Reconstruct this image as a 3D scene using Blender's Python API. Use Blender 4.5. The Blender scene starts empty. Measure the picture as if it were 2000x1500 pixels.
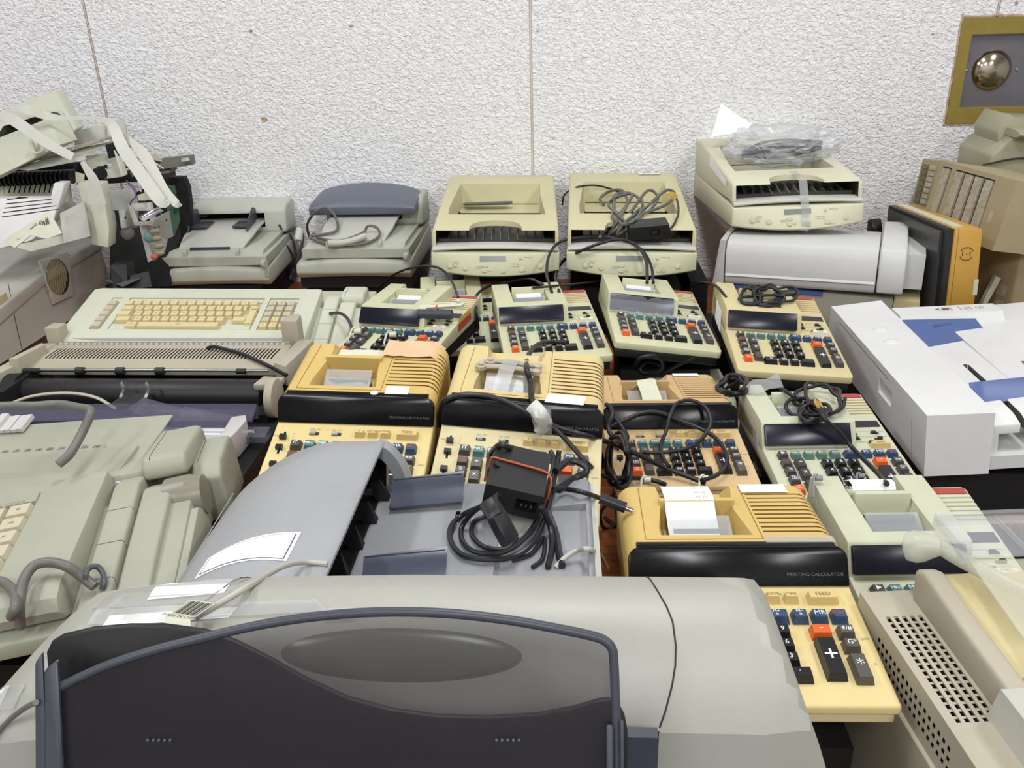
import bpy, bmesh, math, random
from mathutils import Vector, Matrix, Euler
from math import radians as R, pi, sin, cos, tan, sqrt
C = bpy.context.scene.collection
S = bpy.context.scene
# ---------------------------------------------------------------- camera
CAMZ = 1.43
def cam_matrix(yaw, pitch, roll):
    f = Vector((-sin(yaw)*cos(pitch), cos(yaw)*cos(pitch), -sin(pitch)))
    r = Vector((cos(yaw), sin(yaw), 0)); u = r.cross(f)
    r2 = r*cos(roll)+u*sin(roll); u2 = -r*sin(roll)+u*cos(roll)
    return Matrix((r2, u2, -f)).transposed()
CR = cam_matrix(R(3.63), R(24.0), R(-1.69)); FPX = 1694.0
cd = bpy.data.cameras.new('camera'); co = bpy.data.objects.new('camera', cd); C.objects.link(co)
cd.sensor_width = 36; cd.lens = 36*FPX/2000; cd.clip_start = .02
co.matrix_world = Matrix.Translation((0, 0, CAMZ)) @ CR.to_4x4()
S.camera = co
def ray(px, py): return CR @ Vector(((px-1000)/FPX, -(py-750)/FPX, -1))
def at(px, py, z): d = ray(px, py); return Vector((0, 0, CAMZ)) + d*((z-CAMZ)/d.z)
def aty(px, py, y): d = ray(px, py); return Vector((0, 0, CAMZ)) + d*(y/d.y)
# ---------------------------------------------------------------- light
w = bpy.data.worlds.new('world'); S.world = w; w.use_nodes = True
w.node_tree.nodes['Background'].inputs[0].default_value = (.93, .96, 1, 1)
w.node_tree.nodes['Background'].inputs[1].default_value = .35
def area(x, y, z, sx, sy, p, rot=(0, 0, 0), col=(.985, .99, 1)):
    l = bpy.data.lights.new('ceiling_lamp', 'AREA'); l.shape = 'RECTANGLE'; l.size = sx; l.size_y = sy; l.energy = p; l.color = col
    o = bpy.data.objects.new('ceiling_lamp', l); C.objects.link(o); o.location = (x, y, z); o.rotation_euler = rot; return o
for x in (-1.9, 0.0, 1.9):
    area(x, 1.3, 3.1, .28, 1.25, 26)
    area(x, -1.7, 3.1, .28, 1.25, 44)
S.view_settings.view_transform = 'Standard'; S.view_settings.look = 'None'; S.view_settings.gamma = 1
S.view_settings.exposure = .03
try: S.view_settings.use_curve_mapping = False
except Exception: pass
# ---------------------------------------------------------------- materials
def lin(c):
    c = c/255.0
    return c/12.92 if c <= .04045 else ((c+.055)/1.055)**2.4
def rgb(r, g, b): return (lin(r), lin(g), lin(b), 1)
MATS = {}
def alb(name, col):
    q = .88 if min(col) > 40 and name not in ('white_paper', 'legend_white', 'seam') else 1
    return tuple(lin(c)*q for c in col)+(1,)
def mat(name, col, rough=.5, metal=0, col2=None, nscale=9, bump=.05, bscale=500, trans=0, alpha=1, ior=1.46, coat=0, spec=.5):
    if name in MATS: return MATS[name]
    m = bpy.data.materials.new(name); m.use_nodes = True; nt = m.node_tree; b = nt.nodes['Principled BSDF']
    b.inputs['Roughness'].default_value = rough; b.inputs['Metallic'].default_value = metal
    b.inputs['Base Color'].default_value = alb(name, col); b.inputs['IOR'].default_value = ior
    b.inputs['Transmission Weight'].default_value = trans; b.inputs['Alpha'].default_value = alpha
    b.inputs['Coat Weight'].default_value = coat; b.inputs['Specular IOR Level'].default_value = spec
    tc = nt.nodes.new('ShaderNodeTexCoord')
    if col2:
        n = nt.nodes.new('ShaderNodeTexNoise'); n.inputs['Scale'].default_value = nscale; n.inputs['Detail'].default_value = 5
        n.inputs['Roughness'].default_value = .6
        rp = nt.nodes.new('ShaderNodeValToRGB'); rp.color_ramp.elements[0].position = .35; rp.color_ramp.elements[1].position = .7
        rp.color_ramp.elements[0].color = alb(name, col); rp.color_ramp.elements[1].color = alb(name, col2)
        nt.links.new(tc.outputs['Object'], n.inputs['Vector']); nt.links.new(n.outputs['Fac'], rp.inputs['Fac'])
        nt.links.new(rp.outputs['Color'], b.inputs['Base Color'])
    if bump:
        n2 = nt.nodes.new('ShaderNodeTexNoise'); n2.inputs['Scale'].default_value = bscale; n2.inputs['Detail'].default_value = 2
        bp = nt.nodes.new('ShaderNodeBump'); bp.inputs['Strength'].default_value = bump; bp.inputs['Distance'].default_value = .002
        nt.links.new(tc.outputs['Object'], n2.inputs['Vector']); nt.links.new(n2.outputs['Fac'], bp.inputs['Height'])
        nt.links.new(bp.outputs['Normal'], b.inputs['Normal'])
    MATS[name] = m; return m
def M(n): return MATS[n]
mat('yellow', (222, 192, 116), .42, col2=(213, 183, 107), nscale=5, bump=.04)
mat('yellow_deck', (234, 214, 152), .45, col2=(225, 205, 143), nscale=6)
mat('pale_yellow', (226, 206, 148), .42, col2=(217, 197, 139), nscale=5, bump=.04)
mat('pale_deck', (226, 214, 168), .45, col2=(217, 205, 159), nscale=6)
mat('tan', (216, 182, 128), .42, col2=(207, 173, 119), nscale=5, bump=.04)
mat('tan_deck', (222, 192, 144), .45, col2=(213, 183, 135), nscale=6)
mat('cream', (216, 216, 178), .45, col2=(207, 207, 169), nscale=7, bump=.04)
mat('cream_green', (214, 216, 188), .45, col2=(205, 207, 179), nscale=7, bump=.04)
mat('cream_yellow', (222, 208, 160), .45, col2=(213, 199, 151), nscale=7, bump=.04)
mat('cream_tan', (216, 188, 132), .45, col2=(207, 179, 123), nscale=9)
mat('beige_green', (174, 175, 157), .5, col2=(165, 166, 148), nscale=5, bump=.05)
mat('beige_pale', (216, 219, 198), .45, col2=(207, 210, 189), nscale=5, bump=.04)
mat('beige', (190, 182, 162), .5, col2=(181, 173, 153), nscale=5, bump=.06, bscale=350)
mat('beige_dirty', (180, 166, 130), .5, col2=(171, 157, 121), nscale=8)
mat('warm_grey', (200, 199, 189), .5, col2=(191, 190, 180), nscale=4, bump=.04)
mat('oyster', (180, 180, 170), .42, col2=(171, 171, 161), nscale=3, bump=.05, bscale=420)
mat('oyster_dark', (150, 150, 142), .5)
mat('cool_grey', (172, 173, 176), .42, col2=(163, 164, 167), nscale=4, bump=.04)
mat('scan_grey', (194, 197, 181), .45, col2=(185, 188, 172), nscale=4, bump=.04)
mat('scan_top', (206, 207, 196), .45, bump=.04)
mat('tray_grey_shaded', (158, 160, 164), .45, col2=(154, 156, 160), nscale=4, bump=.03)  # same plastic as the feeder hump, with the tray's shade put into the colour
mat('white_plastic', (236, 236, 235), .42, col2=(222, 222, 220), nscale=3, bump=.03)
mat('white_paper', (246, 247, 248), .6, bump=0)
mat('yellowed_paper', (222, 222, 200), .6, bump=0)
mat('envelope', (236, 196, 156), .7, col2=(228, 186, 146), nscale=14, bump=.1, bscale=200)
mat('slate', (112, 118, 132), .4, bump=.03)
mat('slate_dark', (70, 73, 82), .4, bump=.03)
mat('blue', (84, 104, 156), .38, bump=.02)
mat('black_gloss', (14, 14, 17), .2, bump=0, spec=.3)
mat('black_panel', (22, 23, 38), .22, bump=0)
mat('black', (30, 30, 32), .45, bump=.03)
mat('black_matte', (22, 22, 23), .7, bump=.05)
mat('void', (10, 10, 10), .9, bump=0)
mat('cord', (34, 34, 37), .38, bump=.02)
mat('cord_grey', (112, 110, 104), .42, bump=.02)
mat('cord_mid', (86, 86, 90), .42, bump=.02)
mat('cord_beige', (196, 192, 182), .45, bump=.02)
mat('key_black', (32, 32, 34), .3, bump=0)
mat('key_grey', (78, 76, 74), .38, bump=0)
mat('key_brown', (92, 88, 82), .38, bump=0)
mat('key_light', (140, 140, 142), .38, bump=0)
mat('key_teal', (86, 128, 128), .36, bump=0)
mat('key_teal_grey', (104, 134, 118), .36, bump=0)
mat('key_blue', (54, 80, 112), .36, bump=0)
mat('key_orange', (232, 104, 44), .36, bump=0)
mat('key_cream', (224, 196, 132), .42, bump=0)
mat('key_white', (240, 238, 220), .42, bump=0)
mat('legend_white', (238, 240, 240), .5, bump=0)
mat('legend_dark', (120, 112, 84), .5, bump=0)
mat('legend_red', (190, 80, 60), .5, bump=0)
mat('ink', (60, 60, 60), .6, bump=0)
mat('ink_faint', (150, 140, 110), .6, bump=0)
mat('ink_dim', (96, 98, 104), .6, bump=0)
mat('groove', (150, 104, 52), .7, bump=0)
mat('groove_dark', (60, 52, 40), .8, bump=0)
mat('steel', (176, 176, 180), .28, metal=1, bump=.02)
mat('steel_dull', (170, 170, 168), .45, metal=.85, bump=.04)
mat('chrome', (205, 205, 208), .12, metal=1, bump=0)
mat('zinc', (186, 188, 182), .5, metal=.35, bump=.03)
mat('pcb', (30, 84, 52), .4, col2=(20, 60, 40), nscale=40, bump=.2, bscale=120)
mat('rubber_band', (196, 100, 60), .5, bump=0)
mat('tie_yellow', (196, 160, 80), .5, bump=0)
mat('red_strip', (180, 74, 66), .45, bump=0)
mat('orange_box', (204, 158, 70), .45, col2=(195, 149, 61), nscale=6, bump=.04)
mat('lcd', (120, 126, 118), .25, bump=0)
mat('purple_wire', (120, 70, 130), .5, bump=0)
def clear(name, col, rough, alpha, spec=.6, metal=0):
    m = mat(name, col, rough, alpha=alpha, bump=0, spec=spec, metal=metal); return m
clear('clear_pane', (215, 220, 220), .12, .28)
clear('frosted', (222, 224, 206), .35, .55)
clear('film', (235, 238, 242), .16, .35)
clear('tape', (214, 215, 212), .22, .30)
clear('smoke', (48, 44, 52), .25, .34)
mat('smooth_black', (18, 18, 19), .45, bump=0)
clear('smoke_dark', (34, 34, 36), .3, .93)
clear('smoke_slate', (76, 82, 98), .22, .88)
clear('purple_clear', (108, 106, 128), .10, .45)
clear('film_thin', (225, 230, 238), .12, .14)
mat('foil', (225, 226, 230), .18, metal=.9, bump=.9, bscale=14)
mat('ribbon', (232, 232, 222), .45, alpha=.85, bump=0)
mat('wood', (176, 104, 52), .4, bump=0)
def wood():
    m = MATS['wood']; nt = m.node_tree; b = nt.nodes['Principled BSDF']
    tc = nt.nodes.new('ShaderNodeTexCoord'); mp = nt.nodes.new('ShaderNodeMapping'); mp.inputs['Scale'].default_value = (2, 22, 22)
    n = nt.nodes.new('ShaderNodeTexNoise'); n.inputs['Scale'].default_value = 3; n.inputs['Detail'].default_value = 8; n.inputs['Distortion'].default_value = 1.2
    rp = nt.nodes.new('ShaderNodeValToRGB'); rp.color_ramp.elements[0].color = rgb(120, 64, 32); rp.color_ramp.elements[1].color = rgb(186, 112, 60)
    rp.color_ramp.elements[0].position = .3; rp.color_ramp.elements[1].position = .75
    nt.links.new(tc.outputs['Object'], mp.inputs[0]); nt.links.new(mp.outputs[0], n.inputs['Vector'])
    nt.links.new(n.outputs['Fac'], rp.inputs['Fac']); nt.links.new(rp.outputs['Color'], b.inputs['Base Color'])
wood()
def wallmat():
    m = bpy.data.materials.new('textured_wall'); m.use_nodes = True; nt = m.node_tree; b = nt.nodes['Principled BSDF']
    b.inputs['Roughness'].default_value = .55
    tc = nt.nodes.new('ShaderNodeTexCoord')
    # wormy knock-down texture: warped noise, ridged
    n1 = nt.nodes.new('ShaderNodeTexNoise'); n1.inputs['Scale'].default_value = 48; n1.inputs['Detail'].default_value = 3; n1.inputs['Distortion'].default_value = 1.6
    mp = nt.nodes.new('ShaderNodeMapping'); mp.inputs['Scale'].default_value = (1, 1, 1.35); mp.inputs['Rotation'].default_value = (0, R(18), 0)
    v = nt.nodes.new('ShaderNodeTexVoronoi'); v.inputs['Scale'].default_value = 80; v.feature = 'SMOOTH_F1'; v.inputs['Smoothness'].default_value = .6
    add = nt.nodes.new('ShaderNodeMixRGB'); add.blend_type = 'ADD'; add.inputs[0].default_value = .035
    nt.links.new(tc.outputs['Object'], mp.inputs[0]); nt.links.new(mp.outputs[0], n1.inputs['Vector'])
    nt.links.new(mp.outputs[0], add.inputs[1]); nt.links.new(n1.outputs['Color'], add.inputs[2]); nt.links.new(add.outputs[0], v.inputs['Vector'])
    mm = nt.nodes.new('ShaderNodeMath'); mm.operation = 'ADD'
    nt.links.new(v.outputs['Distance'], mm.inputs[0]); nt.links.new(n1.outputs['Fac'], mm.inputs[1])
    bp = nt.nodes.new('ShaderNodeBump'); bp.inputs['Strength'].default_value = .95; bp.inputs['Distance'].default_value = .0045
    nt.links.new(mm.outputs[0], bp.inputs['Height']); nt.links.new(bp.outputs['Normal'], b.inputs['Normal'])
    # sparse brown specks
    n2 = nt.nodes.new('ShaderNodeTexNoise'); n2.inputs['Scale'].default_value = 5.5; n2.inputs['Detail'].default_value = 7; n2.inputs['Roughness'].default_value = .75
    rp = nt.nodes.new('ShaderNodeValToRGB'); rp.color_ramp.elements[0].position = .73; rp.color_ramp.elements[1].position = .80
    rp.color_ramp.elements[0].color = rgb(252, 252, 254); rp.color_ramp.elements[1].color = rgb(206, 176, 150)
    nt.links.new(tc.outputs['Object'], n2.inputs['Vector']); nt.links.new(n2.outputs['Fac'], rp.inputs['Fac'])
    nt.links.new(rp.outputs['Color'], b.inputs['Base Color'])
    MATS['wall'] = m
wallmat()
# ---------------------------------------------------------------- mesh helpers
def V(*a): return Vector(a)
def add_faces(bm, vs, fs, mi=0, T=None):
    bv = [bm.verts.new(T @ Vector(v) if T else v) for v in vs]
    out = []
    for f in fs:
        try: fc = bm.faces.new([bv[i] for i in f]); fc.material_index = mi; out.append(fc)
        except ValueError: pass
    return out
def bx(bm, x0, x1, y0, y1, z0, z1, mi=0, T=None, tx=0, ty=0):
    """box; tx, ty taper the top inwards"""
    vs = [(x0, y0, z0), (x1, y0, z0), (x1, y1, z0), (x0, y1, z0), (x0+tx, y0+ty, z1), (x1-tx, y0+ty, z1), (x1-tx, y1-ty, z1), (x0+tx, y1-ty, z1)]
    return add_faces(bm, vs, [(3, 2, 1, 0), (4, 5, 6, 7), (0, 1, 5, 4), (1, 2, 6, 5), (2, 3, 7, 6), (3, 0, 4, 7)], mi, T)
def hexa(bm, p, mi=0):
    """8 points: bottom ring then top ring, both counter-clockwise from above"""
    return add_faces(bm, p, [(3, 2, 1, 0), (4, 5, 6, 7), (0, 1, 5, 4), (1, 2, 6, 5), (2, 3, 7, 6), (3, 0, 4, 7)], mi)
def prism(bm, pts, a, b, axis='x', mi=0, T=None):
    def P(p, t): return (t, p[0], p[1]) if axis == 'x' else ((p[0], t, p[1]) if axis == 'y' else (p[0], p[1], t))
    n = len(pts); vs = [P(p, a) for p in pts]+[P(p, b) for p in pts]
    fs = [tuple(range(n))[::-1], tuple(range(n, 2*n))]+[(i, (i+1) % n, n+(i+1) % n, n+i) for i in range(n)]
    f = add_faces(bm, vs, fs, mi, T); bmesh.ops.recalc_face_normals(bm, faces=f); return f
def loft(bm, rings, cap=True, mi=0, closed=True):
    rows = [[bm.verts.new(p) for p in r] for r in rings]; n = len(rows[0]); fs = []
    for a, b in zip(rows, rows[1:]):
        for i in range(n if closed else n-1):
            f = bm.faces.new((a[i], a[(i+1) % n], b[(i+1) % n], b[i])); f.material_index = mi; fs.append(f)
    if cap and closed:
        for r in (rows[0][::-1], rows[-1]):
            f = bm.faces.new(r); f.material_index = mi; fs.append(f)
    bmesh.ops.recalc_face_normals(bm, faces=fs)
    return fs
def cyl(bm, p0, p1, r0, r1=None, n=20, mi=0):
    p0 = Vector(p0); p1 = Vector(p1); r1 = r0 if r1 is None else r1
    d = (p1-p0).normalized(); a = d.orthogonal().normalized(); b = d.cross(a)
    return loft(bm, [[p+(a*cos(t)+b*sin(t))*r for t in [2*pi*i/n for i in range(n)]] for p, r in ((p0, r0), (p1, r1))], mi=mi)
def lathe(bm, c, axis, prof, n=28, mi=0):
    """prof: list of (radius, height along the axis)"""
    c = Vector(c); d = Vector(axis).normalized(); a = d.orthogonal().normalized(); b = d.cross(a)
    return loft(bm, [[c+d*h+(a*cos(t)+b*sin(t))*max(r, 1e-5) for t in [2*pi*i/n for i in range(n)]] for r, h in prof], mi=mi)
def smooth_pts(pts, k=6):
    P = [Vector(p) for p in pts]; P = [P[0]*2-P[1]]+P+[P[-1]*2-P[-2]]; out = []
    for i in range(1, len(P)-2):
        for j in range(k):
            t = j/k; a, b, c, d = P[i-1:i+3]
            out.append(.5*((2*b)+(c-a)*t+(2*a-5*b+4*c-d)*t*t+(3*b-a-3*c+d)*t**3))
    out.append(P[-2]); return out
def tube(bm, pts, r, n=8, k=6, mi=0, flat=1, caps=True):
    P = smooth_pts(pts, k) if k else [Vector(p) for p in pts]
    rings = []; up = None
    for i, p in enumerate(P):
        d = (P[min(i+1, len(P)-1)]-P[max(i-1, 0)])
        if d.length < 1e-9: d = Vector((0, 1, 0))
        d.normalize()
        if up is None: up = d.orthogonal().normalized()
        up = (up-d*up.dot(d));
        if up.length < 1e-6: up = d.orthogonal()
        up.normalize(); s = d.cross(up)
        rings.append([p+(up*cos(2*pi*q/n)+s*sin(2*pi*q/n)*flat)*r for q in range(n)])
    return loft(bm, rings, cap=caps, mi=mi)
def strip(bm, pts, width, nrm=(0, 0, 1), mi=0, th=.0004, k=5):
    """thin band along pts with its own thickness; width may be a list"""
    P = smooth_pts(pts, k) if k else [Vector(p) for p in pts]; rings = []
    for i, p in enumerate(P):
        d = (P[min(i+1, len(P)-1)]-P[max(i-1, 0)]).normalized()
        nn = Vector(nrm[min(int(i/k), len(nrm)-1)] if isinstance(nrm, list) else nrm)
        s = d.cross(nn).normalized(); u = s.cross(d).normalized()
        if isinstance(width, (list, tuple)):
            q = i/(len(P)-1)*(len(width)-1); a = int(q); ww = width[a]+(width[min(a+1, len(width)-1)]-width[a])*(q-a)
        else: ww = width
        rings.append([p+s*ww/2+u*th, p-s*ww/2+u*th, p-s*ww/2-u*th, p+s*ww/2-u*th])
    return loft(bm, rings, mi=mi)
def bev(bm, w, seg=2, ang=30, edges=None):
    es = edges or [e for e in bm.edges if len(e.link_faces) == 2 and e.calc_face_angle(0) > R(ang)]
    bmesh.ops.bevel(bm, geom=es, offset=w, segments=seg, profile=.5, affect='EDGES', clamp_overlap=True)
def rrect(w, d, r, n=4, cx=0, cy=0, rr=None):
    """rounded rectangle, counter-clockwise; rr = four radii from lower left"""
    rr = rr or (r, r, r, r); out = []
    for (sx, sy, a0, q) in ((-1, -1, pi, rr[0]), (1, -1, 1.5*pi, rr[1]), (1, 1, 0, rr[2]), (-1, 1, .5*pi, rr[3])):
        if q < 1e-6: out.append((cx+sx*w/2, cy+sy*d/2)); continue
        ox, oy = cx+sx*(w/2-q), cy+sy*(d/2-q)
        for i in range(n+1): t = a0+i*pi/2/n; out.append((ox+q*cos(t), oy+q*sin(t)))
    return out
def NB(): return bmesh.new()
def to_mesh(bm, name, smooth=40):
    me = bpy.data.meshes.new(name); bm.normal_update(); bm.to_mesh(me); bm.free()
    for p in me.polygons: p.use_smooth = True
    try: me.set_sharp_from_angle(angle=R(smooth))
    except Exception: pass
    return me
def part(name, bm, mats, parent=None, smooth=40, label=None):
    me = to_mesh(bm, name, smooth)
    for m in (mats if isinstance(mats, (list, tuple)) else [mats]): me.materials.append(MATS[m] if isinstance(m, str) else m)
    o = bpy.data.objects.new(name, me); C.objects.link(o); o.parent = parent
    if label: o['label'] = label
    return o
def tag(o, label, cat, group=None, kind=None):
    if label: o['label'] = label
    if cat: o['category'] = cat
    if group: o['group'] = group
    if kind: o['kind'] = kind
    return o
def thing(name, label, cat, loc=(0, 0, 0), rot=(0, 0, 0), group=None):
    """rot = yaw, pitch, roll in degrees"""
    o = bpy.data.objects.new(name, None); C.objects.link(o); o.empty_display_size = .05
    o.location = loc; o.rotation_euler = (R(rot[1]), R(rot[2]), R(rot[0]))
    return tag(o, label, cat, group)
def single(name, bm, mats, label, cat, group=None, smooth=40):
    return tag(part(name, bm, mats, None, smooth), label, cat, group)
def struct(name, bm, mats):
    o = part(name, bm, mats); o['kind'] = 'structure'; return o
def cut(bm, cutters):
    """boolean difference with a list of bmeshes, returns a new bmesh"""
    me = bpy.data.meshes.new('t'); bm.to_mesh(me); bm.free(); o = bpy.data.objects.new('t', me); C.objects.link(o)
    for i in range(4): me.materials.append(MATS['void'])
    c = NB()
    for k in cutters:
        m2 = bpy.data.meshes.new('c'); k.to_mesh(m2); k.free(); c.from_mesh(m2); bpy.data.meshes.remove(m2)
    mc = bpy.data.meshes.new('c'); c.to_mesh(mc); c.free(); oc = bpy.data.objects.new('c', mc); C.objects.link(oc)
    for i in range(4): mc.materials.append(MATS['void'])
    md = o.modifiers.new('b', 'BOOLEAN'); md.operation = 'DIFFERENCE'; md.solver = 'EXACT'; md.object = oc; md.use_self = True
    dg = bpy.context.evaluated_depsgraph_get(); dg.update()
    ev = o.evaluated_get(dg); mr = bpy.data.meshes.new_from_object(ev)
    out = NB(); out.from_mesh(mr)
    for ob in (o, oc): bpy.data.objects.remove(ob)
    for m_ in (me, mc, mr): bpy.data.meshes.remove(m_)
    return out
def cbx(*a, mi=1, **k):
    b = NB(); bx(b, *a, mi=mi, **k); return b
def cprism(*a, mi=1, **k):
    b = NB(); prism(b, *a, mi=mi, **k); return b
TXT = {}
def text_data(s):
    if s in TXT: return TXT[s]
    cu = bpy.data.curves.new('t', 'FONT'); cu.body = s; cu.size = 1; cu.align_x = 'CENTER'; cu.align_y = 'CENTER'; cu.resolution_u = 2
    o = bpy.data.objects.new('t', cu); C.objects.link(o)
    dg = bpy.context.evaluated_depsgraph_get(); dg.update()
    me = bpy.data.meshes.new_from_object(o.evaluated_get(dg))
    TXT[s] = ([v.co.copy() for v in me.vertices], [tuple(p.vertices) for p in me.polygons])
    bpy.data.objects.remove(o); bpy.data.curves.remove(cu); bpy.data.meshes.remove(me)
    return TXT[s]
def text(bm, s, size, T, mi=1, sx=1):
    vs, fs = text_data(s)
    add_faces(bm, [(v.x*size*sx, v.y*size, 0) for v in vs], fs, mi, T)
def frame(o, x, y):
    """matrix from origin, x direction and y direction"""
    x = Vector(x).normalized(); z = x.cross(Vector(y)).normalized(); y = z.cross(x)
    return Matrix.Translation(Vector(o)) @ Matrix((x, y, z)).transposed().to_4x4()
def children(o): return [c for c in bpy.data.objects if c.parent == o]
def copy_tree(o, parent=None):
    kids = [c for c in o.children]
    c = o.copy(); C.objects.link(c)
    if parent: c.parent = parent
    for ch in kids: copy_tree(ch, c)
    return c
def swap(root, table):
    """give a copied thing its own plastics without touching the shared meshes"""
    for ch in root.children:
        for sl in ch.material_slots:
            if sl.material and sl.material.name in table:
                m = table[sl.material.name]; sl.link = 'OBJECT'; sl.material = MATS[m]
        swap(ch, table)
mat('satin', (216, 216, 218), .22, metal=.35, bump=.02)

# ---------------------------------------------------------------- room
b = NB(); bx(b, -4.5, 4.5, 3.0, 3.15, -.23, 3.15)
def spt(px, py): return aty(px, py, 3.0)
X1, SP = -1.548, 1.4505
cs = [cbx(X1+k*SP-.0045, X1+k*SP+.0045, 2.9, 3.005, -.1, 2.8, mi=1) for k in (-1, 0, 1, 2, 3)]
hp = [spt(1874, 32), spt(1846, 241), spt(2040, 239), spt(2040, 26)]
HX0, HX1 = 1.250, 1.250+.42; HZ0, HZ1 = 1.015, 1.335
mat('seam', (226, 216, 208), .8, bump=.1)
b = cut(b, cs+[cbx(HX0, HX1, 2.95, 3.06, HZ0, HZ1, mi=1)])
struct('wall_back', b, ['wall', 'seam'])
b = NB()
for k, px0 in ((0, 0), (1, 0), (2, 0)):
    x = X1+k*SP; rnd = random.Random(k)
    pts = [(x+rnd.uniform(-.0012, .0012), 3.0005, z*.12) for z in range(5, 20)]
    if k == 2:
        strip(b, [p for p in pts if p[2] < HZ0-.01]+[(x, 3.0005, HZ0-.006)], .0026, nrm=(0, -1, 0), k=2, th=.001); pts = [(x, 3.0005, HZ1+.012)]+[p for p in pts if p[2] > HZ1+.02]
    strip(b, pts, .0026, nrm=(0, -1, 0), k=2, th=.001)
struct('trim_seam', b, 'seam')
mat('floor', (96, 96, 100), .5, col2=(84, 84, 88), nscale=3)
b = NB(); bx(b, -4.5, 4.5, -3, 3.0, -.28, -.23); struct('floor', b, 'floor')
mat('ceiling', (235, 236, 236), .8, bump=0)
b = NB(); bx(b, -4.5, 4.5, -3, 3.15, 3.15, 3.2); struct('ceiling', b, 'ceiling')
mat('side_wall', (232, 232, 230), .8, bump=0)
for nm, x in (('wall_left', -4.5), ('wall_right', 4.4)):
    b = NB(); bx(b, x, x+.1, -3, 3.15, -.23, 3.15); struct(nm, b, 'side_wall')
b = NB(); bx(b, -4.5, 4.5, -3.1, -3, -.23, 3.15); struct('wall_front', b, 'side_wall')
# specks where the render of the wall is broken
mat('speck', (176, 134, 100), .8, col2=(220, 200, 180), nscale=60, bump=.2)
for i, (px, py, s) in enumerate(((516, 232, .010), (490, 60, .006), (686, 50, .006), (1822, 66, .004), (1985, 5, .006), (1050, 60, .004))):
    b = NB(); p = spt(px, py); rnd = random.Random(i)
    ring = [(p.x+s*cos(t)*rnd.uniform(.5, 1.3), p.z+s*.7*sin(t)*rnd.uniform(.5, 1.3)) for t in [k*pi/6 for k in range(12)]]
    prism(b, ring, 2.9965, 3.002, 'y'); struct('trim_%d' % (i+1), b, 'speck')
# recessed plate with a polished dome
mat('olive', (162, 142, 66), .55, col2=(153, 133, 57), nscale=20, bump=.15, bscale=60)
mat('plate', (146, 142, 150), .38, metal=.6, col2=(137, 133, 141), nscale=12, bump=.05)
mat('crumble', (216, 200, 188), .9, col2=(176, 146, 124), nscale=50, bump=.5, bscale=90)
t = thing('wall_plate', 'grey metal plate with polished round dome in olive frame, set into white wall', 'wall plate', ((HX0+HX1)/2, 3.0, HZ0))
w2, h2 = (HX1-HX0)/2, HZ1-HZ0
b = NB(); prism(b, [(-w2, 0), (w2, 0), (w2, h2), (-w2, h2)], -.004, .03, 'y')
b = cut(b, [cbx(-w2+.036, w2-.036, -.05, .05, .05, h2-.05, mi=0)]); bev(b, .001, 1)
part('frame', b, 'olive', t)
b = NB(); bx(b, -w2+.03, w2-.03, .018, .026, .04, h2-.04); part('plate', b, ['plate'], t)
dc = (-.085, .018, .162)
b = NB(); lathe(b, dc, (0, -1, 0), [(.062, 0), (.060, .004), (.054, .012), (.044, .019), (.03, .025), (.015, .028), (0, .029)], 36)
mat('dome', (200, 186, 166), .16, metal=1, bump=0)
part('dome', b, 'dome', t)
for dx in (-.078, .078):
    b = NB(); lathe(b, (dc[0]+dx, .018, dc[2]), (0, -1, 0), [(.006, 0), (.005, .003), (0, .005)], 14); part('screw', b, 'chrome', t)
rnd = random.Random(4); b = NB()
for pts_ in ([(-w2-.003, 0, -.004+.012*k) for k in range(29)], [(-w2-.003+.012*k, 0, h2+.003) for k in range(36)], [(-w2-.003+.012*k, 0, -.003) for k in range(36)]):
    tube(b, [(p[0]+rnd.uniform(-.0018, .0018), .001, p[2]+rnd.uniform(-.0018, .0018)) for p in pts_], .0042, 6, 3)
part('broken_plaster', b, 'crumble', t)
# ---------------------------------------------------------------- table
TZ = .52
t = thing('table', 'long wooden table with orange brown top carrying the old office machines', 'table', (0, 1.9, -.23))
b = NB(); pr = [(-2.4, 1.05), (-2.4, -1.55), (.5, -1.55), (.84, -.82), (2.4, -.86), (2.4, 1.05)]
pr = [(-2.4, -1.55), (.62, -1.55), (.66, -.9), (.77, -.40), (.802, -.443), (.87, -.53), (2.4, -.75), (2.4, 1.05), (-2.4, 1.05)]
prism(b, pr, .75-.03, .75, 'z'); bev(b, .003, 2); part('tabletop', b, 'wood', t)
for lx, ly in ((-2.3, -1.4), (.3, -1.4), (-2.3, .95), (2.3, .95), (2.3, -.75)):
    b = NB(); bx(b, lx-.03, lx+.03, ly-.03, ly+.03, 0, .725); bev(b, .003, 1); part('leg', b, 'black', t)
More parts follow.
